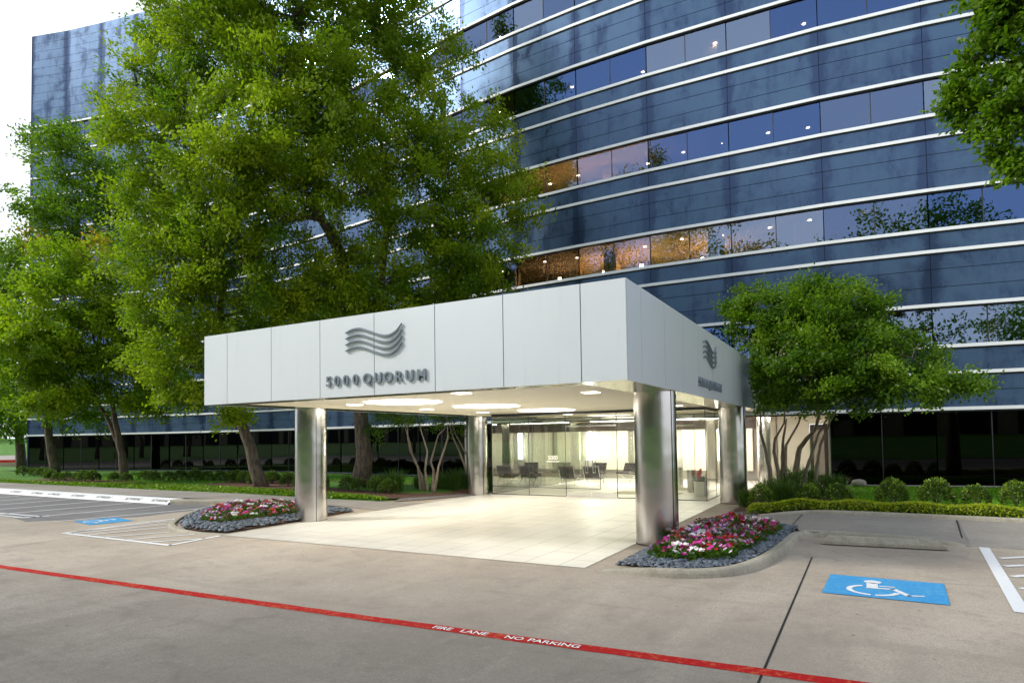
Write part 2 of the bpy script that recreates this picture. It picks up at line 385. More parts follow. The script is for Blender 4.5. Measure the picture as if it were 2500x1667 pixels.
def tree(name,label,trunks,clumps,leafmat,barkmat,dens,L,W,sub=.42,seed=1,group=None,cat='tree',clip=None,limb_r=.16,twigs=.35,alt_at=None,alt_r=1.0,thin=0,extra=None,up=.35):
    base=trunks[0][0][0]; root=empty(name,base,label=label,cat=cat,group=group)
    inv=Vector(base); r=np.random.default_rng(seed+50); mb=MB()
    nodes=[]
    for pts,rad in trunks:
        pts=[Vector(p) for p in pts]; m=len(pts); rr=[rad*(1-.72*(i/(m-1))**.9) for i in range(m)]; rr[0]*=1.18
        # densify
        P2=[];R2=[]
        for i in range(m-1):
            for j in range(4):
                t=j/4; P2.append(pts[i].lerp(pts[i+1],t)+Vector(r.normal(size=3))*rad*.10*(0 if i==0 and j==0 else 1)); R2.append(rr[i]+(rr[i+1]-rr[i])*t)
        P2.append(pts[-1]); R2.append(rr[-1]); mb.tube(P2,R2,12)
        nodes+=[(p,q) for p,q in zip(P2[len(P2)//3:],R2[len(P2)//3:])]
    P,T,SC,DL=crown_points(clumps,dens,sub,clip,seed,alt_at,alt_r,thin)
    cl=sorted(clumps,key=lambda c:min((Vector(c[:3])-n[0]).length for n in nodes)); tips=[]
    for c in cl:
        cv=Vector(c[:3]); 
        if clip is not None and not clip(np.array([c[:3]]))[0]: continue
        cand=[n for n in nodes+tips if n[0].z<cv.z+.6] or nodes
        nb=min(cand,key=lambda n:(cv-n[0]).length+ (0.25*max(0,n[0].z-cv.z+.8)))
        r0=min(nb[1]*.8,limb_r); pp=limb(mb,nb[0],cv,r0,r0*.4,r)
        tips+=[(p,max(.015,r0*(1-.6*i/len(pp)))) for i,p in enumerate(pp) if i>1]
    if twigs>0 and len(SC):
        arr=np.array([list(t[0]) for t in tips+nodes]); 
        for s in SC[r.random(len(SC))<twigs]:
            i=int(np.argmin(np.linalg.norm(arr-s,axis=1))); limb(mb,arr[i],s,.022,.007,r,.18,4,3)
    for v in range(len(mb.v)): mb.v[v]=(mb.v[v][0]-inv.x,mb.v[v][1]-inv.y,mb.v[v][2]-inv.z)
    mb.build('trunk',barkmat,root,smooth=True)
    P=P-np.array(base)
    leaf_mesh('crown',P,L,W,T,up=up,mat=leafmat,parent=root,dirs=DL)
    return root

def settle(root):
    """children were drawn in world coordinates: shift them under the root that stands at the thing's base"""
    for c in root.children: c.location=c.location-root.location
# ================================================================== GROUND, DRIVE, WALKS
mb=MB(); mb.face([(-400,-300,-.06),(300,-300,-.06),(300,400,-.06),(-400,400,-.06)]); mb.build('ground',M_LAWN,kind='structure')
mb=MB(); mb.face([(-75,-16,0),(60,-16,0),(60,15.6,0),(-75,15.6,0)]); mb.build('driveway',M_CONC,kind='structure')
mb=MB(); mb.face([(-75,-16,.003),(60,-16,.003),(60,-.6,.003),(14,-2.78,.003),(6,-3.2,.003),(2.2,-3.4,.003),(-1.35,-3.59,.003),(-4.7,-3.74,.003),(-9.6,-3.94,.003),(-20,-4.33,.003),(-40,-5.38,.003),(-75,-7.2,.003)]); mb.build('fire_lane_road',M_LANE,kind='structure')
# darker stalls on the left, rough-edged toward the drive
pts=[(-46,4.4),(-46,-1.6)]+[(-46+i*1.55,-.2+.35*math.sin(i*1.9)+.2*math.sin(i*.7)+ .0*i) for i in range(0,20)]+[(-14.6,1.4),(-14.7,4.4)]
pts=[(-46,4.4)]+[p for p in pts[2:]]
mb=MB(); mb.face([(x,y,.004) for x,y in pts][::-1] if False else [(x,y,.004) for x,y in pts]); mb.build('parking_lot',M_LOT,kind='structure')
# tiled plaza floor under the canopy and into the lobby
mb=MB(); mb.face([(-9.25,.06,.008),(-.77,.06,.008),(-.77,21,.008),(-9.25,21,.008)]); mb.face([(-.77,15.3,.008),(2.0,15.3,.008),(2.0,21,.008),(-.77,21,.008)]); mb.face([(-13,15.9,.008),(-9.25,15.6,.008),(-9.25,21,.008),(-13,21,.008)])
mb.build('plaza_floor',M_TILE,kind='structure')
def strip(name,poly,z,mat,**k):
    m=MB(); m.face([(p[0],p[1],p[2] if len(p)>2 else z) for p in poly]); return m.build(name,mat,**k)
# pavement on the left (rises away from the plaza) and on the right
sw=MB()
L=[(-60,4.75,.15,8.2,.14),(-34,4.75,.15,7.2,.14),(-22,4.75,.15,6.85,.14),(-17.3,4.75,.15,6.9,.13),(-15.2,5.3,.11,6.95,.10),(-13.2,5.75,.06,7.05,.05),(-11,5.6,.015,7.3,.015),(-9.4,5.2,.009,7.5,.009)]
for a,b in zip(L,L[1:]): sw.face([(a[0],a[1],a[2]),(b[0],b[1],b[2]),(b[0],b[3],b[4]),(a[0],a[3],a[4])])
Rr=[(-.2,6.35,.009,7.15,.009),(.6,6.0,.03,7.4,.03),(1.74,5.35,.10,7.75,.10),(1.92,4.66,.108,7.8,.115),(2.3,4.80,.108,7.8,.115),(4.1,4.70,.085,7.75,.115),(4.6,4.62,.006,7.75,.115),(9,4.35,.006,7.4,.115),(30,3.4,.006,6.2,.115)]
for a,b in zip(Rr,Rr[1:]): sw.face([(a[0],a[1],a[2]),(b[0],b[1],b[2]),(b[0],b[3],b[4]),(a[0],a[3],a[4])])
for a,b in zip(Rr,Rr[1:]): sw.face([(a[0],a[1],-.01),(b[0],b[1],-.01),(b[0],b[1],b[2]),(a[0],a[1],a[2])])
sw.build('sidewalk',M_WALK,kind='structure')
# kerbs: rounded section swept along a path
def kerb(path,h,wd,name,mat,roll=False,**k):
    m=MB(); n=len(path); rows=[]
    for i,p in enumerate(path):
        a=Vector(path[max(i-1,0)][:2]); b=Vector(path[min(i+1,n-1)][:2]); d=(b-a).normalized(); nrm=Vector((-d.y,d.x))
        hh=h*(p[2] if len(p)>2 else 1); q=Vector(p[:2])
        sec=[(0,0),(.012,hh*.55),(.03,hh*.85),(.06,hh),(wd-.03,hh),(wd,hh-.01)]
        if roll: sec=[(0,0),(.015,hh*.25),(.05,hh*.40),(.30,hh*.97),(.34,hh),(wd,hh)]
        rows.append([(q.x+nrm.x*s,q.y+nrm.y*s,z) for s,z in sec])
    for a,b in zip(rows,rows[1:]):
        for i in range(len(a)-1): m.face([a[i],b[i],b[i+1],a[i+1]])
    return m.build(name,mat,smooth=True,**k)
def smooth_path(P,k=6):
    out=[]; P=[np.array(p,float) for p in P]; n=len(P)
    for i in range(n-1):
        p0=P[max(i-1,0)];p1=P[i];p2=P[i+1];p3=P[min(i+2,n-1)]
        for j in range(k):
            t=j/k; out.append(tuple(.5*((2*p1)+(-p0+p2)*t+(2*p0-5*p1+4*p2-p3)*t*t+(-p0+3*p1-3*p2+p3)*t**3)))
    out.append(tuple(P[-1])); return out
kerb(smooth_path([(-.55,.0,.12),(-.1,-.07,.6),(.45,-.10,1),(.95,.06,1),(1.40,.52,1),(1.68,1.4,1),(1.80,2.3,1),(1.87,3.3,1),(1.91,4.1,1),(1.97,4.55,1)]),.115,.19,'kerb',M_KERB,kind='structure')
kerb(smooth_path([(1.97,4.55,1),(2.2,4.74,1),(3.1,4.72,1),(4.0,4.66,.8),(4.55,4.6,.15)]),.115,.2,'kerb',M_KERB,kind='structure')
kerb(smooth_path([(.75,7.42,.35),(1.6,7.80,.8),(2.4,7.82,1),(4.5,7.72,1),(9,7.38,1),(30,6.2,1)]),.20,.16,'kerb',M_KERB,kind='structure')
kerb(smooth_path([(-17.25,4.05,1),(-16,4.45,1),(-14.6,5.0,.85),(-13.3,5.3,.5),(-12,5.2,.12)]),.15,.42,'kerb',M_KERB,kind='structure')
kerb(smooth_path([(-9.3,.05,.1),(-10.2,-.02,.4),(-11.0,.12,.8),(-12.0,.60,1),(-13.3,1.75,1),(-14.6,3.2,1),(-15.15,4.2,.9),(-15.0,4.9,.5)])[::-1],.06,.16,'kerb',M_KERB,kind='structure')
wk=empty('painted_kerb',(-30,4.2,0),label='white painted kerb along the heads of the left parking stalls, lettered NO PARKING',cat='kerb')
k=kerb([(-60,5.1),(-34,4.45),(-24,4.12),(-17.25,3.98)],.15,.62,'kerb_body',M_WHITEPAINT,roll=True,parent=wk)
# lawns and beds
lw=MB()
LL=[(-70,8.2,.14),(-34,7.2,.14),(-22,6.85,.14),(-17.3,6.9,.13),(-15.2,6.95,.10),(-13.2,7.05,.05),(-11.3,7.3,.02)]
for a,b in zip(LL,LL[1:]):
    lw.face([(a[0],a[1],a[2]),(b[0],b[1],b[2]),(b[0],12,.2),(a[0],12,.2)]); lw.face([(a[0],12,.2),(b[0],12,.2),(b[0],18.2,.27),(a[0],18.2,.27)])
lw.face([(-11.3,7.3,.02),(-9.9,8.5,.012),(-9.6,12,.012),(-11.3,12,.2)]); lw.face([(-11.3,12,.2),(-9.6,12,.012),(-9.3,15.6,.1),(-11.3,15.8,.27)])
lw.build('lawn',M_LAWN,kind='structure')
lr=MB(); lr.face([(-.05,8.8,.03),(2.2,9.3,.16),(2.2,15.7,.25),(-.05,15.3,.03)]); lr.face([(2.2,9.3,.16),(30,7.6,.2),(30,17,.28),(2.2,15.7,.25)]); lr.build('lawn',M_LAWN,kind='structure')
strip('mulch_bed',[(-23,9.0,.19),(-17,8.4,.185),(-13,8.0,.16),(-10.9,7.75,.07),(-9.75,10.6,.05),(-9.9,12.2,.21),(-23,12.6,.23)],0,M_MULCH,kind='structure')
strip('mulch_bed',[(-37,8.4,.165),(-29.5,8.2,.165),(-27.5,9.6,.19),(-37,10.6,.20)],0,M_MULCH,kind='structure')
strip('mulch_bed',[(.0,8.2,.05),(2.2,8.6,.19),(30,7.2,.22),(30,8.9,.235),(8,9.9,.22),(2.5,10.3,.20),(2.2,13.6,.24),(.0,14.5,.07)],0,M_MULCH,kind='structure')
strip('gravel_strip',[(-10.5,7.35,.022),(-9.75,8.7,.022),(-9.3,10.5,.022),(-9.3,12.2,.022),(-9.95,11.0,.06),(-10.9,8.4,.075)],0,M_GRAVEL,kind='structure')
strip('gravel_strip',[(-.12,7.1,.016),(.75,7.42,.04),(.55,8.3,.07),(.35,9.6,.075),(.2,12.0,.08),(-.1,12.0,.03)],0,M_GRAVEL,kind='structure')
strip('granite_edging',[(-52,14.0,.30),(-46.6,14.8,.30),(-40.5,16.2,.30),(-34.6,17.2,.30),(-28.4,17.4,.30),(-22.3,16.85,.30),(-16.2,15.95,.30),(-9.0,15.0,.30),(-9.0,15.5,.30),(-16.2,16.4,.30),(-22.3,17.3,.30),(-28.4,17.9,.30),(-34.6,17.7,.30),(-40.5,16.7,.30),(-46.6,15.3,.30),(-52,14.5,.30)],0,plain('wet_granite',(.16,.19,.24),.25),kind='structure')
strip('granite_edging',[(2.1,15.05,.285),(8.1,15.75,.30),(17,18,.30),(17,18.6,.30),(8.1,16.4,.30),(2.1,15.6,.285)],0,M_WALK,kind='structure')

# ------------------------------------------------------------------ pavement joints and paint
def bar(m,a,b,wd,z):
    a=Vector(a); b=Vector(b); d=(b-a).normalized(); n=Vector((-d.y,d.x))*wd/2
    m.face([(a.x-n.x,a.y-n.y,z),(b.x-n.x,b.y-n.y,z),(b.x+n.x,b.y+n.y,z),(a.x+n.x,a.y+n.y,z)])
for a,b,wd,z in [((2.24,2.42),(2.23,-16),.022,.004),((2.12,2.41),(2.30,2.42),.012,.004),((2.25,.89),(9.5,1.85),.007,.004),((1.70,7.6),(1.67,5.56),.02,.121),((4.73,7.6),(4.52,4.8),.03,.119),((-11.84,-2.77),(-12.17,-1.06),.012,.004),((-12.1,-1.0),(-11.4,.1),.014,.004),((-30,-9.5),(9,-8.6),.015,.004),((-11.84,-2.77),(-11.5,-9),.008,.004)]:
    m=MB(); bar(m,a,b,wd,z); m.build('pavement_joint',M_JOINT,kind='structure')
def paint(name,mat,parent=None,**k):
    def f(segs,z=.0085):
        m=MB(); [bar(m,a,b,wd,z) for a,b,wd in segs]; return m.build(name,mat,parent,**k)
    return f
# text
def text_obj(name,s,size,M,mat,parent=None,ext=.0,off=0.0,align='CENTER',sx=1.0,spacing=1.0,**k):
    cu=bpy.data.curves.new('t','FONT'); cu.body=s; cu.size=size; cu.extrude=ext; cu.offset=off; cu.align_x=align; cu.space_character=spacing; cu.resolution_u=4
    o=bpy.data.objects.new('t',cu); COL.objects.link(o); bpy.context.view_layer.update()
    me=bpy.data.meshes.new_from_object(o.evaluated_get(bpy.context.evaluated_depsgraph_get()))
    bpy.data.objects.remove(o); bpy.data.curves.remove(cu)
    me.transform(M@Matrix.Diagonal((sx,1,1,1))); me.name=name; me.materials.clear()
    return link(name,me,mat,parent,**k)
# red fire lane line with its lettering
fl=empty('fire_lane_line',(0,-3.5,0),label='long red fire lane line across the concrete drive with white stencilled words',cat='road marking')
m=MB()
LP=[(-40,-5.3),(-20,-4.25),(-9.6,-3.86),(-4.7,-3.66),(-1.35,-3.51),(2.2,-3.32),(6,-3.12),(14,-2.7)]
LX=np.arange(-40,14.01,.16); LY=np.interp(LX,[p[0] for p in LP],[p[1] for p in LP]); JA=rng.normal(0,.0045,len(LX)); JB=rng.normal(0,.0045,len(LX))
for i in range(len(LX)-1):
    m.face([(LX[i],LY[i]-.083+JA[i],.006),(LX[i+1],LY[i+1]-.083+JA[i+1],.006),(LX[i+1],LY[i+1]+.083+JB[i+1],.006),(LX[i],LY[i]+.083+JB[i],.006)])
m.build('red_stripe',M_RED,fl)
for s,x,y in (('FIRE',-.92,-3.488),('LANE',-.54,-3.468),('NO',-.08,-3.444),('PARKING',.345,-3.422)):
    text_obj('lettering',s,.128,Matrix.Translation((x,y-.045,.0105))@Matrix.Rotation(.05,4,'Z')@Matrix([[1,.0,0,0],[0,1,0,0],[0,0,1,0],[0,0,0,1]]),M_DECAL,fl,off=.002,sx=1.02)
settle(fl)
for i,(x,y) in enumerate([(-28.3,4.25),(-26.4,4.3),(-25.0,4.25),(-23.2,4.2),(-21.4,4.15),(-19.5,4.12),(-17.9,4.12)]):
    ky=float(np.interp(x,[-34,-24,-17.25],[4.45,4.12,3.98]))
    text_obj('lettering','NO PARKING',.26,Matrix.Translation((x,ky+.065,.078))@Matrix.Rotation(-.03,4,'Z')@Matrix.Rotation(.33,4,'X'),M_JOINT,wk,sx=.62)
settle(wk)
# accessible symbol: generic wheelchair pictogram built from flat shapes
def access_symbol(label,cx,cy,ang,s,w_,h_):
    root=empty('accessible_parking_symbol',(cx,cy,0),ang,label=label,cat='road marking',group='blue accessible parking symbols')
    m=MB(); m.face([(-w_/2,-h_/2,.008),(w_/2,-h_/2,.008),(w_/2,h_/2,.008),(-w_/2,h_/2,.008)]); m.build('blue_square',M_BLUE,root)
    f=MB(); z=.012
    def disc(x,y,rx,ry,n=20): f.face([(x+rx*math.cos(2*math.pi*i/n),y+ry*math.sin(2*math.pi*i/n),z) for i in range(n)])
    def b2(a,b,w): bar(f,a,b,w,z)
    disc(-.14*s,.30*s,.105*s,.10*s)
    b2((-.145*s,.24*s),(-.13*s,-.05*s),.13*s); b2((-.06*s,.07*s),(.12*s,.085*s),.045*s); b2((-.20*s,-.09*s),(.12*s,-.05*s),.06*s)
    b2((.10*s,-.035*s),(.27*s,-.36*s),.075*s); b2((.25*s,-.345*s),(.43*s,-.29*s),.05*s)
    n=22; a0,a1=R(118),R(352)
    for i in range(n):
        if i in (14,): continue
        t0=a0+(a1-a0)*i/n; t1=a0+(a1-a0)*(i+1)/n; c=(-.12*s,-.22*s)
        f.face([(c[0]+r*math.cos(t),c[1]+r*math.sin(t),z) for r,t in ((.235*s,t0),(.30*s,t0),(.30*s,t1),(.235*s,t1))][::-1])
    f.build('wheelchair_figure',M_ROADWHITE,root); return root
access_symbol('blue square with white wheelchair figure in the near right stall, before the wheel stop',3.21,.48,-.04,1.0,1.34,1.23)
access_symbol('blue square with white wheelchair figure in the left stall beside the hatched triangle',-14.55,.48,-.18,.85,1.25,1.0)
paint('hatched_marking',M_ROADWHITE,label='white hatched no parking area left of the left flower island',cat='road marking')([
 ((-13.05,-1.22),(-13.15,1.75),.11),((-13.05,-1.22),(-9.0,-1.28),.11),((-9.02,-1.28),(-9.22,.0),.10),
 ((-13.03,-.94),(-12.83,1.23),.08),((-12.71,-1.2),(-12.26,.75),.08),((-12.14,-1.2),(-11.73,.40),.08),((-11.42,-1.22),(-10.83,-.1),.08),((-10.62,-1.22),(-9.95,-.1),.08),((-9.82,-1.22),(-9.16,-.41),.08)])
paint('hatched_marking',M_ROADWHITE,label='white hatched access aisle at the right edge, beside the blue square stall',cat='road marking')([
 ((4.80,4.56),(4.51,-.2),.15),((4.86,3.48),(6.3,4.6),.11),((4.81,2.78),(6.25,3.75),.11),((4.77,1.96),(6.2,3.2),.11),((4.73,1.14),(6.15,2.4),.11),((4.66,.3),(6.1,1.5),.11),((6.35,4.5),(6.05,-.3),.15)])
desc=['seventh','sixth','fifth','fourth','third','second','first']
for i,(a,b) in enumerate([((-26.83,3.9),(-27.2,-.2)),((-24.97,3.9),(-25.4,-.2)),((-22.9,3.9),(-23.3,-.2)),((-20.9,3.9),(-21.3,-.2)),((-19.04,3.9),(-19.4,-.1)),((-17.03,3.86),(-17.6,-.1)),((-14.85,3.9),(-15.7,-.17))]):
    paint('stall_line',M_ROADWHITE,label='thin white stall line on the left lot, %s from the camera'%desc[i],cat='road marking',group='white stall lines')([(a,b,.09)])
paint('stop_bar',M_ROADWHITE,label='worn white painted bar at the foot of the left stalls',cat='road marking')([((-20.5,.33),(-17.4,.37),.10),((-20.5,.05),(-17.8,.02),.10),((-17.9,-.12),(-17.3,.5),.09)])
# wheel stop
ws=MB(); M=rotz(.06,(3.26,4.02,0)); prof=[(-.15,.018),(-.145,.07),(-.095,.15),(.095,.15),(.145,.07),(.15,.018)]; Ln=.98
A=[M@Vector((-Ln+.10*(z/.12),y,z)) for y,z in prof]; B=[M@Vector((Ln-.10*(z/.12),y,z)) for y,z in prof]
for i in range(5): ws.face([A[i],B[i],B[i+1],A[i+1]][::-1])
ws.face(A[::1]); ws.face(B[::-1]); ws.build('wheel_stop',M_KERB,label='long grey concrete wheel stop at the head of the blue square stall',cat='wheel stop',bevel=.008)

# ================================================================== OFFICE BUILDING
FP=[(-49.64,14.27),(-46.67,15.19),(-43.62,15.94),(-40.58,16.58),(-37.6,17.15),(-34.6,17.55),(-31.5,17.72),(-28.4,17.73),(-25.35,17.55),(-22.3,17.2),(-19.25,16.75),(-16.2,16.3),(-13.2,15.85),(-10.17,15.516),(-7.15,15.348),(-4.09,15.27),(-1.05,15.354),(2.03,15.488),(5.12,15.80),(8.13,16.25),(11.1,16.85),(14.1,17.6),(17.0,18.5)]
FV=[Vector(p) for p in FP]
def off(d,pts=FV):
    out=[]; n=len(pts)
    for i in range(n):
        a=(pts[i]-pts[i-1]).normalized() if i>0 else None; b=(pts[i+1]-pts[i]).normalized() if i<n-1 else None
        t=(a+b).normalized() if a and b else (a or b)
        nr=Vector((-t.y,t.x)); c=1/max(.5,nr.dot(Vector((-(b or a).y,(b or a).x)))); out.append(pts[i]+nr*d*c)
    return out                       # positive d = into the building (+y)
bld=empty('office_building',(-16,16,0),label='tall curved blue glass and polished granite office building with white ledges',cat='office building')
lev=[]; solids=[]
G0,RF=.28,32.07
solids.append((2.78,4.81,[2.78,3.362,3.944,4.81]))
ledz=[2.78,3.944,4.81]; wins=[(G0,2.78)]; prevA=4.81
for k in range(3,9):
    c=6.169+(k-3)*3.8196; wins.append((prevA,c)); ledz.append(c)
    if k<8:
        solids.append((c,c+2.487,[c,c+.593,c+1.185,c+1.778,c+2.487])); ledz+=[c+1.778,c+2.487]; prevA=c+2.487
    else:
        solids.append((c,RF,[c+(RF-c)*i/11 for i in range(12)]))
def face_box(m,a,b,z0,z1,t,uvs=None,g=0.0):
    """upright slab from a to b (2D), front face on the line, thickness t inwards"""
    d=(b-a).normalized(); n=Vector((-d.y,d.x)); a=a+d*g; b=b-d*g; a2=a+n*t; b2=b+n*t
    F=[(a.x,a.y,z0),(b.x,b.y,z0),(b.x,b.y,z1),(a.x,a.y,z1)]; K=[(a2.x,a2.y,z0),(b2.x,b2.y,z0),(b2.x,b2.y,z1),(a2.x,a2.y,z1)]
    m.face(F,uvs or [(0,0),(1,0),(1,1),(0,1)]); m.face([K[1],K[0],K[3],K[2]])
    m.face([F[3],F[2],K[2],K[3]]); m.face([F[0],K[0],K[1],F[1]]); m.face([F[0],F[3],K[3],K[0]]); m.face([F[1],K[1],K[2],F[2]])
m=MB(); core=MB(); C1=off(.035)
for z0,z1,rows in solids:
    for i in range(len(FV)-1):
        for r0,r1 in zip(rows,rows[1:]): face_box(m,FV[i],FV[i+1],r0+.009,r1-.009,.03,g=.009)
        face_box(core,C1[i],C1[i+1],z0,z1,.12)
m.build('granite_cladding',M_CLAD,bld); core.build('backing_wall',M_CORE,bld)
LO=off(-.05); LI=off(.02); LS=off(-.012)
for z in ledz:
    m=MB(); h=.054
    for i in range(len(FV)-1):
        a,b,c,d=LO[i],LO[i+1],LI[i+1],LI[i]; zs=(z-h,z+h)
        m.face([(a.x,a.y,zs[0]),(b.x,b.y,zs[0]),(b.x,b.y,zs[1]),(a.x,a.y,zs[1])])
        m.face([(a.x,a.y,zs[1]),(b.x,b.y,zs[1]),(c.x,c.y,zs[1]),(d.x,d.y,zs[1])])
        m.face([(d.x,d.y,zs[0]),(c.x,c.y,zs[0]),(b.x,b.y,zs[0]),(a.x,a.y,zs[0])])
    for (p,q) in ((LO[0],LI[0]),(LI[-1],LO[-1])): m.face([(q.x,q.y,z-h),(p.x,p.y,z-h),(p.x,p.y,z+h),(q.x,q.y,z+h)])
    lo=m.build('ledge',M_ALU,bld)
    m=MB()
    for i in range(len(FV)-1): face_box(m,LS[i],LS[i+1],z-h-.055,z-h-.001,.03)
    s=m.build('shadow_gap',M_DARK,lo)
# windows: two panes to a facet; the hundred that show largest are parts of their own
GW=off(.05); pane=[]; mull=MB()
cam=Vector((3.04,-9.1,2))
for wi,(z0,z1) in enumerate(wins):
    for i in range(len(FV)-1):
        a,b=GW[i],GW[i+1]
        if wi==0 and 13<=i<=16: continue
        segs=[(a,(a+b)/2),((a+b)/2,b)]
        if wi==0 and i==12: pass
        for s0,s1 in segs:
            mid=(s0+s1)/2; vis=1.0
            if mid.x>9.5: vis=.05
            if wi>0 and -24<mid.x<-12.5: vis=.2
            if wi>0 and mid.x<-24 : vis=.25
            if wi>=5 and mid.x>-8: vis=.1
            pane.append((vis/(Vector((mid.x,mid.y,(z0+z1)/2))-cam).length_squared,wi,s0,s1,z0,z1))
        for s in (a,(a+b)/2,b): mull.box(s.x-.014,s.y-.02,z0,s.x+.014,s.y+.03,z1)
pane.sort(key=lambda p:-p[0]); rest={0:MB(),1:MB()}
for j,(sc,wi,s0,s1,z0,z1) in enumerate(pane):
    m=MB() if j<98 else rest[0 if wi==0 else 1]
    dn=(s1-s0).normalized(); dn=Vector((-dn.y,dn.x)); t0,t1=rng.normal(0,.004,2)
    face_box(m,s0+dn*float(t0),s1+dn*float(t1),z0+.01,z1-.05,.012,g=.012)
    fk=math.sin(s0.x*12.9898+wi*4.1)*43758.5; fk-=math.floor(fk); fct=math.sin(round(s0.x/3.05)*7.3+wi*2.7)
    wm=(M_WINDR if s0.x>0 else M_WIND) if wi==0 else (M_WINC if (wi>=4 and s0.x>-1 or fct>.45) else (M_WINB if fct<-.3 else M_WIN))
    if j<98: m.build('window',wm,bld)
rest[0].mi=[0]*len(rest[0].f); o=rest[1]
base=len(o.v); 
for f in rest[0].f: o.f.append(tuple(i+base for i in f)); o.mi.append(1)
o.v+=rest[0].v; o.uv+=rest[0].uv; o.build('window',[M_WIN,M_WIND],bld,kind='stuff')
mull.build('mullion',M_MULL,bld,kind='stuff')
# floors, roof, back wall
S0=off(.16); S1=off(9.0)
def slab(z0,z1,name,mats,A=S0,B=S1,par=bld):
    m=MB()
    for i in range(len(FV)-1):
        a,b,c,d=A[i],A[i+1],B[i+1],B[i]
        m.cur=0; m.face([(a.x,a.y,z1),(b.x,b.y,z1),(c.x,c.y,z1),(d.x,d.y,z1)])
        m.cur=1 if len(mats)>1 else 0; m.face([(d.x,d.y,z0),(c.x,c.y,z0),(b.x,b.y,z0),(a.x,a.y,z0)])
    for p,q in ((A[0],B[0]),(B[-1],A[-1])): m.face([(q.x,q.y,z0),(p.x,p.y,z0),(p.x,p.y,z1),(q.x,q.y,z1)])
    return m.build(name,mats,par)
for z0,z1,rows in solids: slab(z0+.03,min(z1,RF-.4),'floor_slab',[M_OWALL,M_OCEIL])
slab(RF-.35,RF-.02,'roof',[M_CORE],A=off(.04),B=off(14))
m=MB(); B=off(8.98)
for i in range(len(FV)-1):
    if 12<=i<=16: face_box(m,B[i],B[i+1],2.9,RF-.5,.2)
    else: face_box(m,B[i],B[i+1],0,RF-.5,.2)
m.build('inner_wall',M_OWALL,bld)
# end walls
for i,s in ((0,1),(-1,-1)):
    m=MB(); a=FV[i]; dn=off(14)[i]-a; dn.normalize(); b=a+dn*14
    if s==1: face_box(m,b,a,.1,RF-.02,.12)
    else: face_box(m,a,b,.1,RF-.02,.12)
    m.build('end_wall',M_CLAD,bld)
# partitions seen through the glass
m=MB()
for x in (-11.6,-6.6,-2.2,.4,3.3,6.6): 
    y=15.9+abs(x+4)*.02
    for z0,z1 in wins[1:6]: m.box(x,y+.9,z0,x+.55,y+1.5,z1+.0)
m.build('interior_column',M_OCEIL,bld)
# office lamps: uplights on the sills, downlights in the ceilings, tall wall lamps
for (x,zi,dy) in [(-11.4,2,1.6),(-9.2,2,2.4),(-7.0,2,2.4),(-5.2,2,2.2),(-2.7,2,2.6)]:
    y=15.5+dy; z0=wins[zi][0]; m=MB(); m.box(x-.06,y,z0-.1,x+.06,y+.08,z0+.85); m.build('wall_lamp',M_WARM,bld)
for (x,zi) in [(-9.4,3),(-6.6,3),(-4.6,3),(-11.5,3),(-8.0,3)]:
    m=MB(); z0=wins[zi][0]; m.box(x-.09,16.3,z0,x+.09,16.42,z0+.12); m.build('sill_lamp',M_WARM,bld)
for zi,(z0,z1) in enumerate(wins):
    if zi==0: continue
    for x in (-11.8,-9.4,-7.9,-6.5,-4.8,-3.2,-1.7,.1,1.5,3.4):
        if zi>3 and (x in (-9.4,-6.5,-3.2,.1,3.4)): continue
        m=MB(); m.cyl(x,17.0+ (zi%2)*.5+.25*math.sin(x*7+zi),z1+.012,z1+.028,.065,10); m.build('downlight',M_OSPOT,bld)

# ------------------------------------------------------------------ lobby behind the glass box
m=MB(); m.box(-13.2,21,0,-1.0,21.25,2.9); m.build('lobby_wall',M_STONE,bld)
m=MB(); m.box(-13.2,15.8,0,-13.0,21,2.9); m.build('lobby_wall',M_STONE,bld)
for x0,x1 in ((-12.7,-11.3),(-11.0,-9.55),(-8.55,-7.05),(-6.75,-5.2),(-4.4,-2.95),(-2.6,-1.3)):
    m=MB(); m.box(x0,20.86,.44,x1,20.98,2.33); m.build('wall_panel',M_WHITE,bld)
m=MB(); m.box(-13.0,20.84,2.34,-1.0,20.98,2.72); m.build('wood_band',M_WOOD,bld)
for x in (-8.95,-5.0,-2.78):
    m=MB(); m.box(x-.09,20.6,.95,x+.09,20.72,2.3); m.build('strip_lamp',M_STRIP,bld)
for x in (-9.3,-4.75,-2.8):
    m=MB(); m.cyl(x,19.6,0,2.78,.24,20); m.build('steel_column',M_STEEL,bld,smooth=True)
for x0,x1,y0,y1 in ((-12.2,-9.5,17.2,17.6),(-8.3,-5.2,16.6,17.0),(-8.3,-5.2,19.2,19.6),(-4.2,-1.6,16.2,16.6),(-4.2,-1.6,19.2,19.6),(-.4,.6,17.0,17.3)):
    m=MB(); m.box(x0,y0,2.765,x1,y1,2.80); m.build('ceiling_lamp',M_STRIP,bld)
# white wall with brown door to the right of the rear column
m=MB(); m.box(-1.0,20.0,0,1.05,20.2,2.8); m.box(1.75,20.0,0,2.1,20.2,2.8); m.box(1.05,20.0,2.45,1.75,20.2,2.8); m.build('lobby_wall',M_WHITE,bld)
m=MB(); m.box(-1.0,19.98,0,1.04,20.0,.14); m.build('skirting',M_STONE,bld)
dr=MB(); dr.box(1.08,20.03,.02,1.72,20.08,2.42); dob=dr.build('door',M_WOOD,bld)
m=MB(); m.box(1.2,20.015,.35,1.6,20.03,2.2); m.build('door_pane',M_STONE,dob)
m=MB(); m.box(1.95,15.6,0,2.06,20,2.8); m.build('side_wall',M_WHITE,bld)
m=MB(); m.box(-10.3,15.6,0,-8.98,15.64,2.75); m.build('garden_window',M_WIND,bld)
settle(bld)

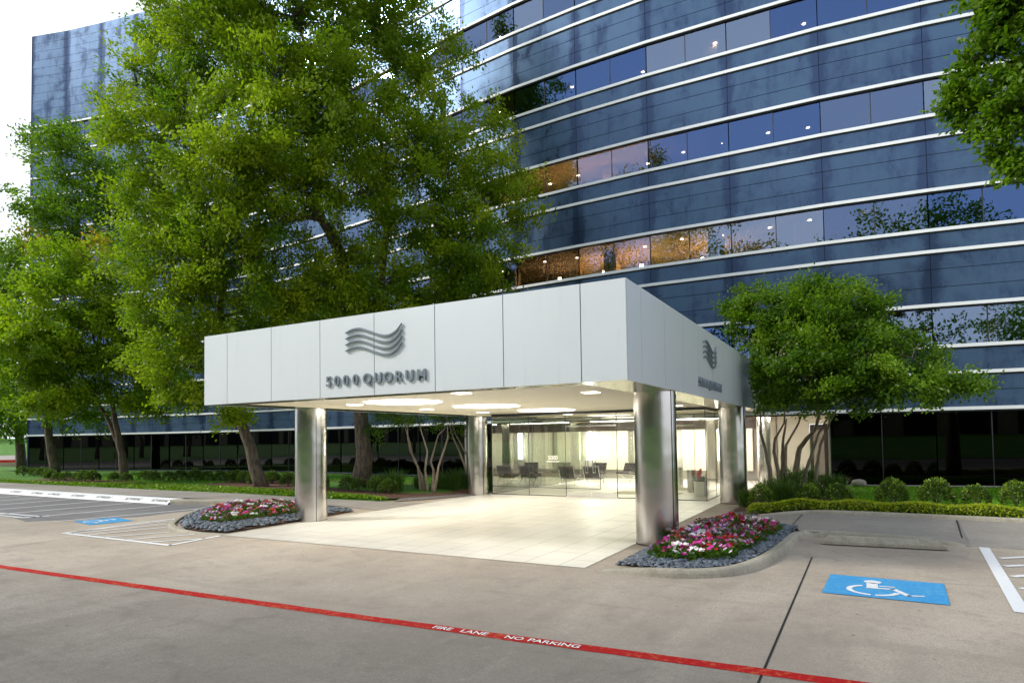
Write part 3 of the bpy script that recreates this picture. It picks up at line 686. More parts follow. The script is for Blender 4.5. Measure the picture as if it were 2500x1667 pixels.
# ================================================================== CANOPY
H,ZT,W0,D0=2.85,4.377,9.771,15.22
can=empty('entrance_canopy',(-4.9,7.6,0),label='large white panelled flat entrance canopy on steel columns lettered 5000 QUORUM',cat='canopy')
m=MB(); m.box(-W0+.03,.03,H+.10,-.03,D0,ZT-.02); m.build('core',M_CORE,can)
xs=[0]+[-.738-1.3767*k for k in range(7)]+[-W0]
for a,b in zip(xs,xs[1:]):
    m=MB(); m.box(b+.008,0,H,a-.008,.028,ZT); m.build('fascia_panel',M_FASCIA,can)
ys=[.03]+[.712+1.3514*k for k in range(11)]+[D0]
for a,b in zip(ys,ys[1:]):
    if b-a<.05: continue
    for X,s in ((0,-1),(-W0,1)):
        m=MB(); m.box(min(X,X+s*.028),a+.006,H,max(X,X+s*.028),b-.006,ZT); m.build('fascia_panel',M_FASCIA,can)
m=MB(); m.box(-W0+.03,.03,ZT-.02,-.03,D0,ZT-.012); m.build('roof_sheet',M_CORE,can)
# metal rim, inner cheek and plaster ceiling
m=MB()
def ring(m,x0,y0,x1,y1,w1,w2,z):
    m.face([(x0,y0,z),(x0,y0+w2,z),(x1,y0+w2,z),(x1,y0,z)]); m.face([(x0,y1-w2,z),(x0,y1,z),(x1,y1,z),(x1,y1-w2,z)])
    m.face([(x0,y0+w2,z),(x0,y1-w2,z),(x0+w1,y1-w2,z),(x0+w1,y0+w2,z)]); m.face([(x1-w1,y0+w2,z),(x1-w1,y1-w2,z),(x1,y1-w2,z),(x1,y0+w2,z)])
ring(m,-W0+.02,.02,-.02,D0-.01,.82,.47,H+.004); m.build('soffit_rim',M_RIM,can)
x0,y0,x1,y1=-W0+.84,.49,-.84,D0-.48
m=MB(); m.face([(x0,y0,H+.085),(x0,y1,H+.085),(x1,y1,H+.085),(x1,y0,H+.085)])
for p,q in (((x0,y0),(x1,y0)),((x1,y0),(x1,y1)),((x1,y1),(x0,y1)),((x0,y1),(x0,y0))): m.face([(p[0],p[1],H+.004),(q[0],q[1],H+.004),(q[0],q[1],H+.085),(p[0],p[1],H+.085)])
m.build('ceiling',M_CEIL,can)
for cx,cy in ((-6.7,3.15),(-6.2,6.2),(-6.05,9.75)):
    m=MB(); m.cyl(cx,cy,H+.074,H+.083,.93,48); l=m.build('ceiling_light',M_LIGHT,can)
    m=MB(); n=48
    for i in range(n):
        t0,t1=2*math.pi*i/n,2*math.pi*(i+1)/n; m.face([(cx+r*math.cos(t),cy+r*math.sin(t),H+.072) for r,t in ((.93,t0),(.93,t1),(.97,t1),(.97,t0))])
    m.build('trim_ring',M_CEIL,l)
for cx,cy in ((-1.85,3.15),(-1.85,7.0),(-1.85,10.0),(-8.3,3.2),(-8.4,6.4),(-8.4,9.6),(-4.0,1.6),(-4.0,13.6),(-7.0,13.6)):
    m=MB(); m.box(cx-.15,cy-.15,H+.070,cx+.15,cy+.15,H+.082); m.build('downlight',M_SPOT,can)
# columns
for cx,cy,zb in ((-.422,2.805,0),(-9.438,2.805,0),(-9.438,10.869,0),(-.422,10.869,0),(-.422,18.9,0)):
    r=.395; m=MB(); m.cyl(cx,cy,zb,H+.003 if cy<15 else 2.8,r,64,cap=False); c=m.build('column',M_STEEL,can,smooth=True)
    s=1 if cx>-5 else 1
    m=MB(); ang=math.atan2(-.86,-.15) if False else None
    for th in ((R(-25),) ):
        x=cx+(r+.002)*math.cos(th); y=cy+(r+.002)*math.sin(th); m.box(x-.005,y-.005,zb,x+.005,y+.005,H)
    m.build('seam',M_DARK,c)
    m=MB(); m.cyl(cx,cy,zb,zb+.012,r+.01,64); m.build('base_ring',M_DARK,c)
settle(can)
# signs: four waves and the lettering, twice
LETX=[('5',-5.995),('0',-5.78),('0',-5.55),('0',-5.31),('Q',-5.02),('U',-4.76),('O',-4.525),('R',-4.28),('U',-4.035),('M',-3.77)]
WV=[(-5.55,4.055),(-5.42,4.10),(-5.30,4.115),(-5.18,4.11),(-5.06,4.075),(-4.88,4.01),(-4.71,3.95),(-4.58,3.925),(-4.46,3.93),(-4.34,3.98),(-4.27,4.035),(-4.2,4.11)]
def sign(label,rootM,loc,rz):
    root=empty('wall_sign',loc,rz,label=label,cat='sign')
    for k in range(4):
        m=MB(); P=smooth_path([(x+4.875,z-.115*k-3.9) for x,z in WV],4); n=len(P); dpt=.07
        F=[];Bk=[]
        for i,(x,z) in enumerate(P):
            t=i/(n-1); wd=.008+.022*math.sin(math.pi*min(1,max(0,t*.92+.05)))**.8
            F.append((x,z+wd*.6,z-wd*.6))
        yf,yb=-.045,-.008
        for a,b in zip(F,F[1:]):
            m.face([(a[0],yf,a[2]),(b[0],yf,b[2]),(b[0],yf,b[1]),(a[0],yf,a[1])]); m.face([(a[0],yb,a[1]),(b[0],yb,b[1]),(b[0],yb,b[2]),(a[0],yb,a[2])])
            m.face([(a[0],yf,a[1]),(b[0],yf,b[1]),(b[0],yb,b[1]),(a[0],yb,a[1])]); m.face([(a[0],yf,a[2]),(a[0],yb,a[2]),(b[0],yb,b[2]),(b[0],yf,b[2])])
        a=F[0]; m.face([(a[0],yf,a[1]),(a[0],yb,a[1]),(a[0],yb,a[2]),(a[0],yf,a[2])]); a=F[-1]; m.face([(a[0],yf,a[2]),(a[0],yb,a[2]),(a[0],yb,a[1]),(a[0],yf,a[1])])
        m.build('wave_bar',M_SIGNMETAL,root)
    for ch,x in LETX:
        text_obj('letter',ch,.268,Matrix.Translation((x+4.875,-.024,3.068-3.9))@Matrix.Rotation(R(90),4,'X'),M_SIGNMETAL,root,ext=.016,off=.006,sx=.98)
    return root
sign('brushed metal waves and lettering 5000 QUORUM on the front fascia of the canopy',None,(-4.875,0,3.9),0)
sign('brushed metal waves and lettering 5000 QUORUM on the right hand side fascia of the canopy',None,(0,5.78,3.9),R(90))

# ================================================================== GLASS BOX
gb=empty('glass_vestibule',(-5.1,11.1,0),label='frameless clear glass entrance box under the canopy with double doors',cat='glass vestibule')
VT=2.885; Y0=11.10
def pane_x(x0,x1,y,z0=.03,z1=VT-.06,name='glass_pane',par=gb):
    m=MB(); m.box(x0+.006,y-.006,z0,x1-.006,y+.006,z1); return m.build(name,M_GLASS,par)
def pane_y(x,y0,y1,z0=.03,z1=VT-.06,name='glass_pane',par=gb):
    m=MB(); m.box(x-.006,y0+.006,z0,x+.006,y1-.006,z1); return m.build(name,M_GLASSR if x<-5 else M_GLASS,par)
for a,b in ((-8.94,-7.42),(-7.42,-5.99),(-4.14,-2.7),(-2.7,-1.26)): pane_x(a,b,Y0)
pane_x(-5.99,-4.14,Y0,z0=2.45)
for a,b in ((-8.94,-7.42),(-7.42,-5.99),(-2.35,-1.26)): pane_x(a,b,14.36,z1=VT-.1)
pane_x(-5.99,-4.3,14.36,z0=.03)
for a,b in ((11.1,12.6),(12.6,14.36),(14.36,15.9),(15.9,17.4),(17.4,19.8)): pane_y(-8.94,a,b,z1=(VT-.06 if b<15 else 2.76))
for a,b in ((11.1,12.6),(12.6,14.36),(14.36,15.3)): pane_y(-1.26,a,b)
m=MB(); m.box(-8.96,Y0-.025,VT-.058,-1.24,Y0+.025,VT+.03); m.build('head_rail',M_MULL,gb)
m=MB(); m.box(-8.965,Y0+.03,VT-.058,-8.915,15.1,VT+.03); m.box(-1.285,Y0+.03,VT-.058,-1.235,15.1,VT+.03); m.build('head_rail',M_MULL,gb)
m=MB(); m.box(-8.96,Y0-.012,.008,-6.0,Y0+.012,.028); m.box(-4.13,Y0-.012,.008,-1.24,Y0+.012,.028); m.box(-8.952,Y0+.02,.008,-8.928,19.8,.028); m.box(-1.272,Y0+.02,.008,-1.248,15.2,.028); m.box(-8.9,14.35,.008,-5.99,14.37,.028); m.build('floor_channel',M_MULL,gb)
for x,y in ((-8.94,Y0),(-1.26,Y0),(-7.42,Y0),(-5.99,Y0),(-4.14,Y0),(-2.7,Y0),(-8.94,14.36),(-5.99,14.36),(-2.35,14.36),(-1.26,12.6)):
    m=MB(); m.box(x-.008,y-.010,.03,x+.008,y+.010,VT-.06); m.build('glass_edge',M_MULL,gb)
def door_leaf(x0,x1,y,hx):
    m=MB(); m.box(x0+.008,y-.006,.16,x1-.008,y+.006,2.43); d=m.build('glass_door',M_GLASS,gb)
    m=MB(); m.box(x0+.008,y-.02,.02,x1-.008,y+.02,.155); m.box(x0+.008,y-.018,2.385,x1-.008,y+.018,2.44); m.build('rail',M_CHROME,d)
    P=[(hx,y-.07,.82+.0)]; q=[]
    for i in range(25):
        t=2*math.pi*i/24; zz=(.18 if math.sin(t)>0 else -.18)+.045*math.sin(t)
        q.append((hx+.045*math.cos(t),y-.06,1.05+zz))
    m=MB(); m.tube(q,.014,8); m.build('handle',M_CHROME,d)
door_leaf(-5.98,-5.07,Y0,-5.2); door_leaf(-5.06,-4.15,Y0,-4.93)
door_leaf(-4.3,-3.33,14.36,-3.45); door_leaf(-3.32,-2.36,14.36,-3.2)
text_obj('number_decal','5000',.22,Matrix.Translation((-6.48,Y0-.009,1.26))@Matrix.Rotation(R(90),4,'X'),M_DECAL,gb,sx=.85)
m=MB(); m.box(-6.72,Y0-.010,1.19,-6.24,Y0-.008,1.215); m.build('number_decal',M_DECAL,gb)
m=MB(); m.box(-3.93,14.34,1.25,-3.62,14.345,1.62); m.box(-4.02,14.34,1.14,-3.5,14.345,1.17); m.build('notice',M_DECAL,gb)
settle(gb)
mt=MB(); mt.box(-4.9,12.6,.009,-2.6,13.7,.022); mt.build('door_mat',plain('mat_tan',(.42,.38,.26),.95),label='tan entrance mat on the tiled floor inside the glass box',cat='door mat')
# pedestals (steel ash cylinders)
for i,(x,y,lab) in enumerate(((-3.36,16.1,'brushed steel cylinder stand in the lobby behind the inner glass'),(-2.4,14.0,'brushed steel cylinder stand next to the white planter inside the glass box'))):
    root=empty('steel_stand',(x,y,0),label=lab,cat='stand',group='steel cylinder stands')
    m=MB(); m.cyl(0,0,.01,.80,.15,28); m.build('body',M_STEEL,root,smooth=False); m=MB(); m.cyl(0,0,.802,.815,.155,28); m.build('lid',M_CHROME,root)
# planter with red bromeliads
pl=empty('planter',(-1.78,12.75,0),label='white hexagonal planter box of red flowering bromeliads inside the glass',cat='planter')
m=MB(); m.cyl(0,0,.012,.50,.24,6,r1=.27); m.build('pot',M_PLANTER,pl)
m=MB(); m.cyl(0,0,.502,.51,.23,6); m.build('soil',M_SOIL,pl)
r=np.random.default_rng(3); m=MB()
for i in range(90):
    a=r.uniform(0,6.28); l=r.uniform(.18,.36); cx,cy=r.normal(0,.08,2); e=r.uniform(.5,1.2); pts=[(cx,cy,.5)]
    for t in (.4,.7,1): pts.append((cx+math.cos(a)*l*t,cy+math.sin(a)*l*t,.5+l*e*(t-.45*t*t*t)))
    wd=.014
    for p,q,w0,w1 in zip(pts,pts[1:],(wd,wd,wd*.8),(wd,wd*.8,.002)):
        sx,sy=-math.sin(a),math.cos(a); m.face([(p[0]-sx*w0,p[1]-sy*w0,p[2]),(p[0]+sx*w0,p[1]+sy*w0,p[2]),(q[0]+sx*w1,q[1]+sy*w1,q[2]),(q[0]-sx*w1,q[1]-sy*w1,q[2])])
m.build('leaves',plain('brom_leaf',(.08,.17,.03),.4),pl)
m=MB()
for i in range(11):
    cx,cy=r.normal(0,.11,2); h=r.uniform(.74,.92); m.tube([(cx,cy,.5),(cx*1.1,cy*1.1,h)],[.008,.016],6)
    for k in range(7):
        a=k*2.4; zz=h-.12+k*.02; m.tube([(cx*1.1,cy*1.1,zz),(cx*1.1+.05*math.cos(a),cy*1.1+.05*math.sin(a),zz+.035)],[.012,.002],5)
m.build('blossoms',plain('brom_red',(.62,.03,.04),.5),pl)

# ------------------------------------------------------------------ lounge chairs and low tables
def lounge_chair(loc,rz,label):
    root=empty('lounge_chair',loc,rz,label=label,cat='lounge chair',group='dark leather lounge chairs in the lobby')
    # local: sitter faces +y; width .75
    def cushion(P0,U,V,N,nu,nv,th):
        m=MB(); P0,U,V,N=map(Vector,(P0,U,V,N)); k=4
        def h(a,b): 
            return th*(.35+.65*abs(math.sin(math.pi*a*nu))**.45*abs(math.sin(math.pi*b*nv))**.45)
        g=[[P0+U*(i/(nu*k))+V*(j/(nv*k))+N*h(i/(nu*k),j/(nv*k)) for j in range(nv*k+1)] for i in range(nu*k+1)]
        q=[[P0+U*(i/(nu*k))+V*(j/(nv*k))-N*.02 for j in range(nv*k+1)] for i in range(nu*k+1)]
        for i in range(nu*k):
            for j in range(nv*k):
                m.face([g[i][j],g[i+1][j],g[i+1][j+1],g[i][j+1]]); m.face([q[i][j],q[i][j+1],q[i+1][j+1],q[i+1][j]])
        for i in range(nu*k): m.face([q[i][0],q[i+1][0],g[i+1][0],g[i][0]]); m.face([g[i][-1],g[i+1][-1],q[i+1][-1],q[i][-1]])
        for j in range(nv*k): m.face([g[0][j],g[0][j+1],q[0][j+1],q[0][j]]); m.face([q[-1][j],q[-1][j+1],g[-1][j+1],g[-1][j]])
        return m
    cushion((-.36,-.22,.31),(.72,0,0),(0,.58,.07),(0,-.12,.99),5,4,.10).build('seat',M_LEATHER,root)
    cushion((-.36,-.20,.36),(.72,0,0),(0,-.22,.46),(0,.90,.42),5,4,.09).build('backrest',M_LEATHER,root)
    for s in (-.34,.34):
        m=MB()
        m.tube(smooth_path([(s,-.44,.82),(s,-.34,.52),(s,-.16,.29),(s,.14,.13),(s,.40,.0)],4),.014,6)
        m.tube(smooth_path([(s,.36,.42),(s,.14,.34),(s,-.10,.24),(s,-.26,.12),(s,-.36,.0)],4),.014,6)
        m.build('leg_frame',M_CHROME,root)
    m=MB(); m.tube([(-.34,-.425,.78),(.34,-.425,.78)],.012,6); m.tube([(-.34,-.25,.33),(.34,-.25,.33)],.012,6); m.build('cross_bar',M_CHROME,root)
    m=MB()
    for i in range(8):
        x=-.29+i*.083; m.box(x-.022,-.455,.70,x+.022,-.435,.795)
    m.build('strap',M_LEATHER,root)
    return root
for (x,y,rz,lab) in ((-7.98,15.95,0,'dark leather lounge chair on crossed steel legs, seen from behind, nearest the left glass wall'),(-6.86,15.95,0,'dark leather lounge chair seen from behind, behind the glass double doors'),(-8.0,19.1,R(180),'far dark leather lounge chair facing the glass, left of the pair'),(-6.45,18.9,R(165),'far dark leather lounge chair facing the glass, right of the pair'),(-10.9,18.6,R(-90),'dark leather lounge chair left of the glass wall in the back of the lobby')):
    lounge_chair((x,y,.009),rz,lab)
tb=empty('low_table',(-7.4,17.4,.009),label='low square glass table on crossed steel legs between the lounge chairs',cat='table')
m=MB(); m.box(-.42,-.42,.42,.42,.42,.44); m.build('tabletop',M_GLASS,tb)
m=MB()
for s in (-1,1): m.box(-.40,s*.01-.01,.0,-.38,s*.01+.01,.41); m.box(-.38,-.01,.39,.38,.01,.41); m.box(.38,-.01,0,.40,.01,.41); m.box(-.01,-.38,.39,.01,.38,.41)
m.build('leg_frame',M_CHROME,tb)

# ================================================================== TREES
fx=[p[0] for p in FP]; fy=[p[1] for p in FP]
def clip_fac(P):
    P=np.atleast_2d(P); k=P[:,1]<np.interp(P[:,0],fx,fy)-.35
    inc=(P[:,0]>-W0-.35)&(P[:,0]<.25)&(P[:,1]>-.2)&(P[:,2]<ZT+.15)
    return k&~inc
BIG=[(-16.9,6,17.3,2.6),(-14.7,7.1,17.5,2.6),(-13.7,9.5,18.2,2.6),(-13.4,11.1,19.6,2),(-12.6,12.9,18.6,1.5),(-12.9,11.5,16.7,1.8),(-15.6,6,14.8,2.4),(-13.6,6.8,14.2,2.4),(-13,8.7,14.5,2.2),(-14.5,5.8,12.5,2.2),(-13.5,7.6,12.3,2.2),(-16.2,5.2,11.7,1.8),(-12.9,10.2,13.5,2.2),(-11.2,11.4,14.1,1.8),(-11,11.6,12.1,2),(-9.3,13.2,14.7,1),(-9.7,12.4,12.8,1.6),(-9.1,13.3,11.8,1.2),(-9.3,12.6,10.3,1.6),(-10.3,11.4,9.8,1.8),(-12.3,10.7,10.9,1.8),(-11.7,11.1,8.8,1.9),(-9.7,11.8,8.5,1.3),(-13.1,9.9,8.1,1.8),(-14.7,9.2,8.2,1.6),(-15,6.8,9.9,1.4),(-16.5,5.7,10.2,1.7),(-15.6,6,11.4,1.6),(-14.1,6.9,10.8,1.3),(-16,7.9,7.9,1.5),(-16.5,6.5,8.6,1.2),(-14.9,6.9,19.3,3),(-14.1,10.4,21.7,3),(-17.7,6.5,19.8,2.5),(-15,9.6,7.8,1.6),(-13.6,10.9,7.5,1.5),(-11.6,11.8,7.6,1.4),(-17.7,8.2,7.5,1.5),(-16.5,9.6,7.6,1.5),(-14.1,9.8,9.7,1.2),(-17.7,6.6,8.8,1.6),(-10.7,11.7,8,1.2),(-18.1,6,9.3,1.4),(-13,8.7,11.1,1.2)]
LEAN=[(-19.6,5.6,18,1.9),(-19.1,6.3,16.5,2),(-20.6,5.9,18,1.2),(-20.6,4.9,15.6,1.5),(-21.4,4.5,14.3,1),(-20.3,4.5,13.4,1.3),(-19.6,5.6,13.9,1.8),(-19,6.5,14.6,1.6),(-20.6,5.9,12.6,1.3),(-19.9,6.9,11.2,1.9),(-20.6,5.9,10.4,1.8),(-20.2,6.5,9,1.9),(-20.7,5.7,8.4,1.6),(-19.5,7.5,7.6,1.4),(-19.4,5.9,6.5,1.7),(-19.3,6,5,1.3),(-19.7,8.8,7.5,1.4),(-18.4,10.4,7.8,1.2),(-19.4,5.9,3.9,0.6),(-19.9,7,20.4,2),(-21.8,5.9,11.5,1.5),(-18.5,8,3.1,0.45),(-18.8,7.5,3,0.4),(-19.6,5.6,4.2,1),(-18.8,5.9,3.9,0.7),(-20.6,5.9,5.2,1.2),(-18.7,6,6,1),(-20.9,5.5,6.8,1.2),(-19.5,5.7,7.6,1.4)]
MID=[(-31.7,6.3,8,1.8),(-31.2,7.5,9.4,1.7),(-30.1,8.4,9.4,1.6),(-29.1,9.2,8,1.6),(-29.7,8.2,7.3,1.8),(-31.5,6.8,6.5,1.9),(-32,5.6,6.8,1.5),(-30.9,7.9,5.8,1.8),(-29.2,9.1,6.2,1.6),(-28.5,10.3,8.1,1.4),(-28.4,10.3,6,1.4),(-30.5,8.8,4.6,1.2),(-29.7,10.2,4.6,1),(-32.1,7.7,11,1.6),(-31.5,9,11.4,1.5),(-30.8,10.2,11.2,1.3),(-28.9,11.5,4.9,0.8),(-32.7,6.6,5.2,1.3),(-30.8,5.8,3.9,0.9),(-30.4,6.6,3.7,0.9),(-29.9,7.6,3.9,0.9),(-28.2,9.8,3.7,0.7),(-27.4,10.1,4.5,1),(-27.1,10.5,5.8,1.1),(-29.1,9.3,4.1,0.8),(-30.3,5.9,6.7,1.2),(-29.4,7.5,6.2,1.3),(-28,9.2,6.7,1.3)]
EDGE=[(-39.5,10.8,19,1.8),(-39.3,11.3,20.4,1.3),(-38.5,12.8,19.8,1.8),(-39.6,10.6,17,1.8),(-38.9,12.1,17.6,2),(-37.2,13.1,17.8,1.8),(-39.5,10.8,15,1.8),(-37.9,11.8,14.8,2),(-37,13.5,15.3,2),(-36.6,14.2,18.9,1.5),(-41.2,9.4,13,1.6),(-40.8,10.5,13.1,1.8),(-41.2,9.5,10.8,2),(-40.9,10.2,5.2,1.8),(-40.3,11.5,4.5,1.6),(-39.8,12.6,4.2,1.4),(-41.6,11,7.3,2),(-42.1,9.9,6.7,2),(-40.6,10.8,20.8,0.8),(-40,12.1,21.7,0.7),(-39.2,13.8,3.7,0.8)]
FAR=[(-54.3,14.4,16.1,2.2),(-54.6,13.8,13.5,3),(-54,15.1,12.4,2.5),(-54.4,14.3,9.2,3),(-54.1,15,6.4,2.4),(-54.2,14.6,4.2,2),(-53.8,15.7,3.9,1.6),(-54.6,13.6,5.4,3)]
MY1=[(-13.5,10.0,2.9,0.8),(-12.5,10.2,2.8,0.7),(-11.5,10.3,2.8,0.6),(-10.9,10.7,2.8,0.6),(-10.5,11,2.7,0.6),(-10.3,11.4,2.8,0.5),(-12.9,10.4,3.7,1),(-11.3,11,3.6,1),(-10.9,11.6,3.6,0.8),(-12.2,11.8,3.9,1.0),(-11.8,11,4.6,.9)]
MY2=[(0.5,11.2,5.7,1),(1.6,11.3,5.7,1),(2.6,11.4,5.4,1),(3.4,11.4,5,0.9),(0.4,10.7,4.8,0.8),(1,10.3,4.2,1),(2,10.4,4.3,1.1),(3,10.4,4,1.1),(4,10.9,4.1,0.9),(4.6,10.8,3.7,0.7),(5.0,10.4,3.3,0.42),(5.4,10.3,3.2,0.18),(0.9,10.4,3.5,0.75),(1.8,10.1,3.45,0.85),(2.8,10.1,3.4,0.85),(3.7,10.1,3.4,0.75),(4.5,10.2,3.2,0.55),(-0.4,11.1,5.9,0.35),(0.9,10.3,3.0,0.35),(2,10.4,2.95,0.4),(3,10.4,2.95,0.4),(3.7,10.4,3.0,0.35),(2.1,11.6,6.0,.8),(3.1,11.6,5.5,.8),(1.2,11.0,5.0,.9),(2.3,11,5.1,.9),(0.4,10.7,4,0.6),(0.6,10.2,3.0,0.3),(1.6,11.3,6.3,0.4),(2.7,11.4,6,0.4),(1.8,12.4,4.6,1.1),(3.2,12.2,4.2,1.0)]
TOPR=[(5.2,3.7,8.8,0.45),(5.5,3.7,8.7,0.65),(5,3.8,8.3,0.33),(4.7,3.8,8.1,0.25),(4.6,3.8,7.8,0.2),(5,3.7,7.5,0.4),(5.5,3.7,7.7,0.6),(5.3,3.7,7,0.5),(4.9,3.8,7.2,0.3),(4.6,3.8,7.5,0.2),(5.1,3.7,6.7,0.35),(5.4,3.7,6.3,0.4),(5.1,3.7,6.4,0.22),(5.9,3.6,7.6,.9),(6,3.6,9.1,1.2),(5.3,3.7,6.3,0.15),(6.6,4.0,8.7,1.1),(7.6,4.9,9.2,1.5),(8.4,6.2,9.6,1.8)]
Q=1.9   # leaf quantity
tree('elm_tree','huge leafy elm rising behind the canopy, tallest tree in front of the facade',
 [([(-15.0,10.9,.1),(-14.8,10.7,1.6),(-14.7,10.5,3.3),(-14.5,10.1,6.5),(-14.5,9.3,9.0),(-14.9,8.3,11.0),(-14.9,8.3,13.4),(-15.0,8.2,16.5)],.36),([(-14.6,10.4,4.0),(-13.8,10.6,7.5),(-13.2,10.5,11),(-13.2,9.9,15)],.22)],
 BIG,M_LEAF_A,M_BARK,int(88*Q),.15,.085,seed=11,clip=clip_fac,limb_r=.15,twigs=.4,alt_at=None,thin=.06,group='trees along the facade')
tree('elm_tree','leaning elm behind the left canopy corner, its bare trunk tilting left',
 [([(-18.95,9.2,.12),(-19.2,8.8,1.9),(-19.55,8.3,3.5),(-19.8,8.0,5.0),(-19.9,7.9,7.1),(-19.8,8.1,9.3),(-19.8,7.1,11.2),(-19.6,6.5,14)],.25)],
 LEAN,M_LEAF_A,M_BARK,int(80*Q),.15,.08,seed=12,clip=clip_fac,limb_r=.12,twigs=.3,thin=.08,group='trees along the facade')
tree('elm_tree','bright green broad tree with a forked trunk in the left shrub row',
 [([(-30.7,10.3,.12),(-30.85,10.15,2.0),(-31.0,9.9,3.6),(-30.8,9.3,5.9),(-31.0,8.9,9.0)],.20),([(-30.85,10.15,1.9),(-31.6,9.8,3.6),(-32.0,8.9,5.5),(-32.0,8.2,7.5)],.12)],
 MID,M_LEAF_B,M_BARK,int(64*Q),.19,.105,seed=13,clip=clip_fac,limb_r=.11,twigs=.2,alt_at=[(-31.5,9.0,12.4)],alt_r=1.2,group='trees along the facade')
tree('oak_tree','tall darker tree at the far left corner of the building with a thick pale trunk',
 [([(-42.1,12.5,.2),(-42.2,12.2,2.7),(-42.3,11.9,4.8),(-41.3,11.7,8.1),(-39.9,12.4,13.2),(-38.9,12.1,16.8)],.27),([(-42.25,12.0,3.2),(-41.3,12.0,5.5),(-40.5,12,8)],.2)],
 EDGE,M_LEAF_C,M_BARK,int(50*Q),.22,.12,sub=.5,seed=14,clip=clip_fac,limb_r=.14,twigs=.15,alt_at=[(-39.2,10.2,13.4),(-39.6,10.0,14.2)],alt_r=1.0,group='trees along the facade')
tree('oak_tree','shady tree cut by the left edge of the photo, beyond the building corner',
 [([(-54.6,16.2,.2),(-54.4,15.8,3),(-54.4,15,6),(-54.3,14.6,10),(-54.3,14.4,14)],.34)],FAR,M_LEAF_C,M_BARK,int(42*Q),.28,.15,sub=.6,seed=15,limb_r=.12,twigs=.1,alt_at=[(-54.6,13.6,12.5)],alt_r=1.6,group='trees along the facade')
def stem(P,r): return (P,r)
tree('crape_myrtle','multi stemmed crape myrtle with warm lit stems left of the glass box',
 [stem([(-11.6,10.35,.05),(-11.68,10.25,1.0),(-11.95,10.15,1.6),(-12.0,10.05,2.1),(-11.98,10.05,2.9)],.055),stem([(-11.5,10.42,.05),(-11.58,10.3,.75),(-11.85,10.15,1.4),(-11.95,10.05,2.1),(-12.3,10.1,2.9)],.05),
  stem([(-11.22,10.25,.05),(-11.28,10.15,.9),(-11.2,10.2,1.6),(-11.42,10.1,2.4),(-11.5,10.1,3.0)],.05),stem([(-11.05,10.3,.05),(-11.0,10.3,.9),(-11.12,10.3,1.2),(-10.92,10.5,2.2),(-10.65,10.6,2.45),(-11.0,10.5,2.95)],.05),
  stem([(-10.88,10.15,.05),(-10.72,10.2,1.0),(-10.42,10.4,2.05),(-10.45,10.45,2.4),(-10.6,10.6,2.9)],.05),stem([(-9.98,11.3,.05),(-10.05,11.1,.8),(-10.3,10.95,1.6),(-10.5,10.8,2.2),(-10.7,10.8,2.9)],.05),stem([(-9.95,11.5,.05),(-10.1,11.2,1.4),(-10.4,10.9,2.2),(-10.6,10.8,2.9)],.045)],
 MY1,M_LEAF_M,M_BARK2,int(60*Q),.085,.05,sub=.26,seed=16,clip=clip_fac,limb_r=.03,twigs=.25,group='crape myrtles beside the canopy')
tree('crape_myrtle','wide dense crape myrtle with twisted stems right of the canopy',
 [stem([(.52,11.7,.1),(.50,11.7,1.0),(.38,11.7,1.6),(.28,11.7,2.1),(.28,11.7,2.9)],.075),stem([(.80,11.8,.1),(.72,11.8,.9),(.62,11.8,1.5),(.66,11.8,1.9),(.95,11.7,2.35),(1.0,11.4,3.0)],.065),
  stem([(.74,11.85,.1),(.84,11.9,1.0),(.86,11.9,1.7),(1.0,11.8,2.5)],.08),stem([(1.15,11.8,.1),(.92,11.8,.9),(.96,11.8,1.7),(1.35,11.7,2.35),(1.6,11.5,3.0)],.06),
  stem([(1.12,12.8,.1),(1.14,12.8,.9),(1.25,12.8,1.6),(1.75,12.4,2.15),(1.95,12.1,2.9)],.12),stem([(1.35,12.8,.1),(1.42,12.8,.9),(1.6,12.85,1.4),(1.8,12.8,2.0),(2.2,12.2,2.7)],.07),stem([(1.62,12.9,.1),(1.72,12.9,1.0),(1.85,12.9,1.7),(2.15,12.6,2.4),(2.5,12.0,3.0)],.065)],
 MY2,M_LEAF_M,M_BARK2,int(105*Q),.10,.062,sub=.28,seed=17,clip=clip_fac,limb_r=.045,twigs=.5,group='crape myrtles beside the canopy')
tree('oak_tree','leafy branch of an oak hanging in at the top right edge of the photo',
 [([(8.6,8.7,.2),(8.7,8.5,3),(8.5,7.5,6),(8.2,6.2,9),(8.0,5.6,10.5)],.25)],TOPR,M_LEAF_C,M_BARK,int(46*Q),.10,.06,sub=.17,seed=18,limb_r=.08,twigs=.5,group='trees along the facade')
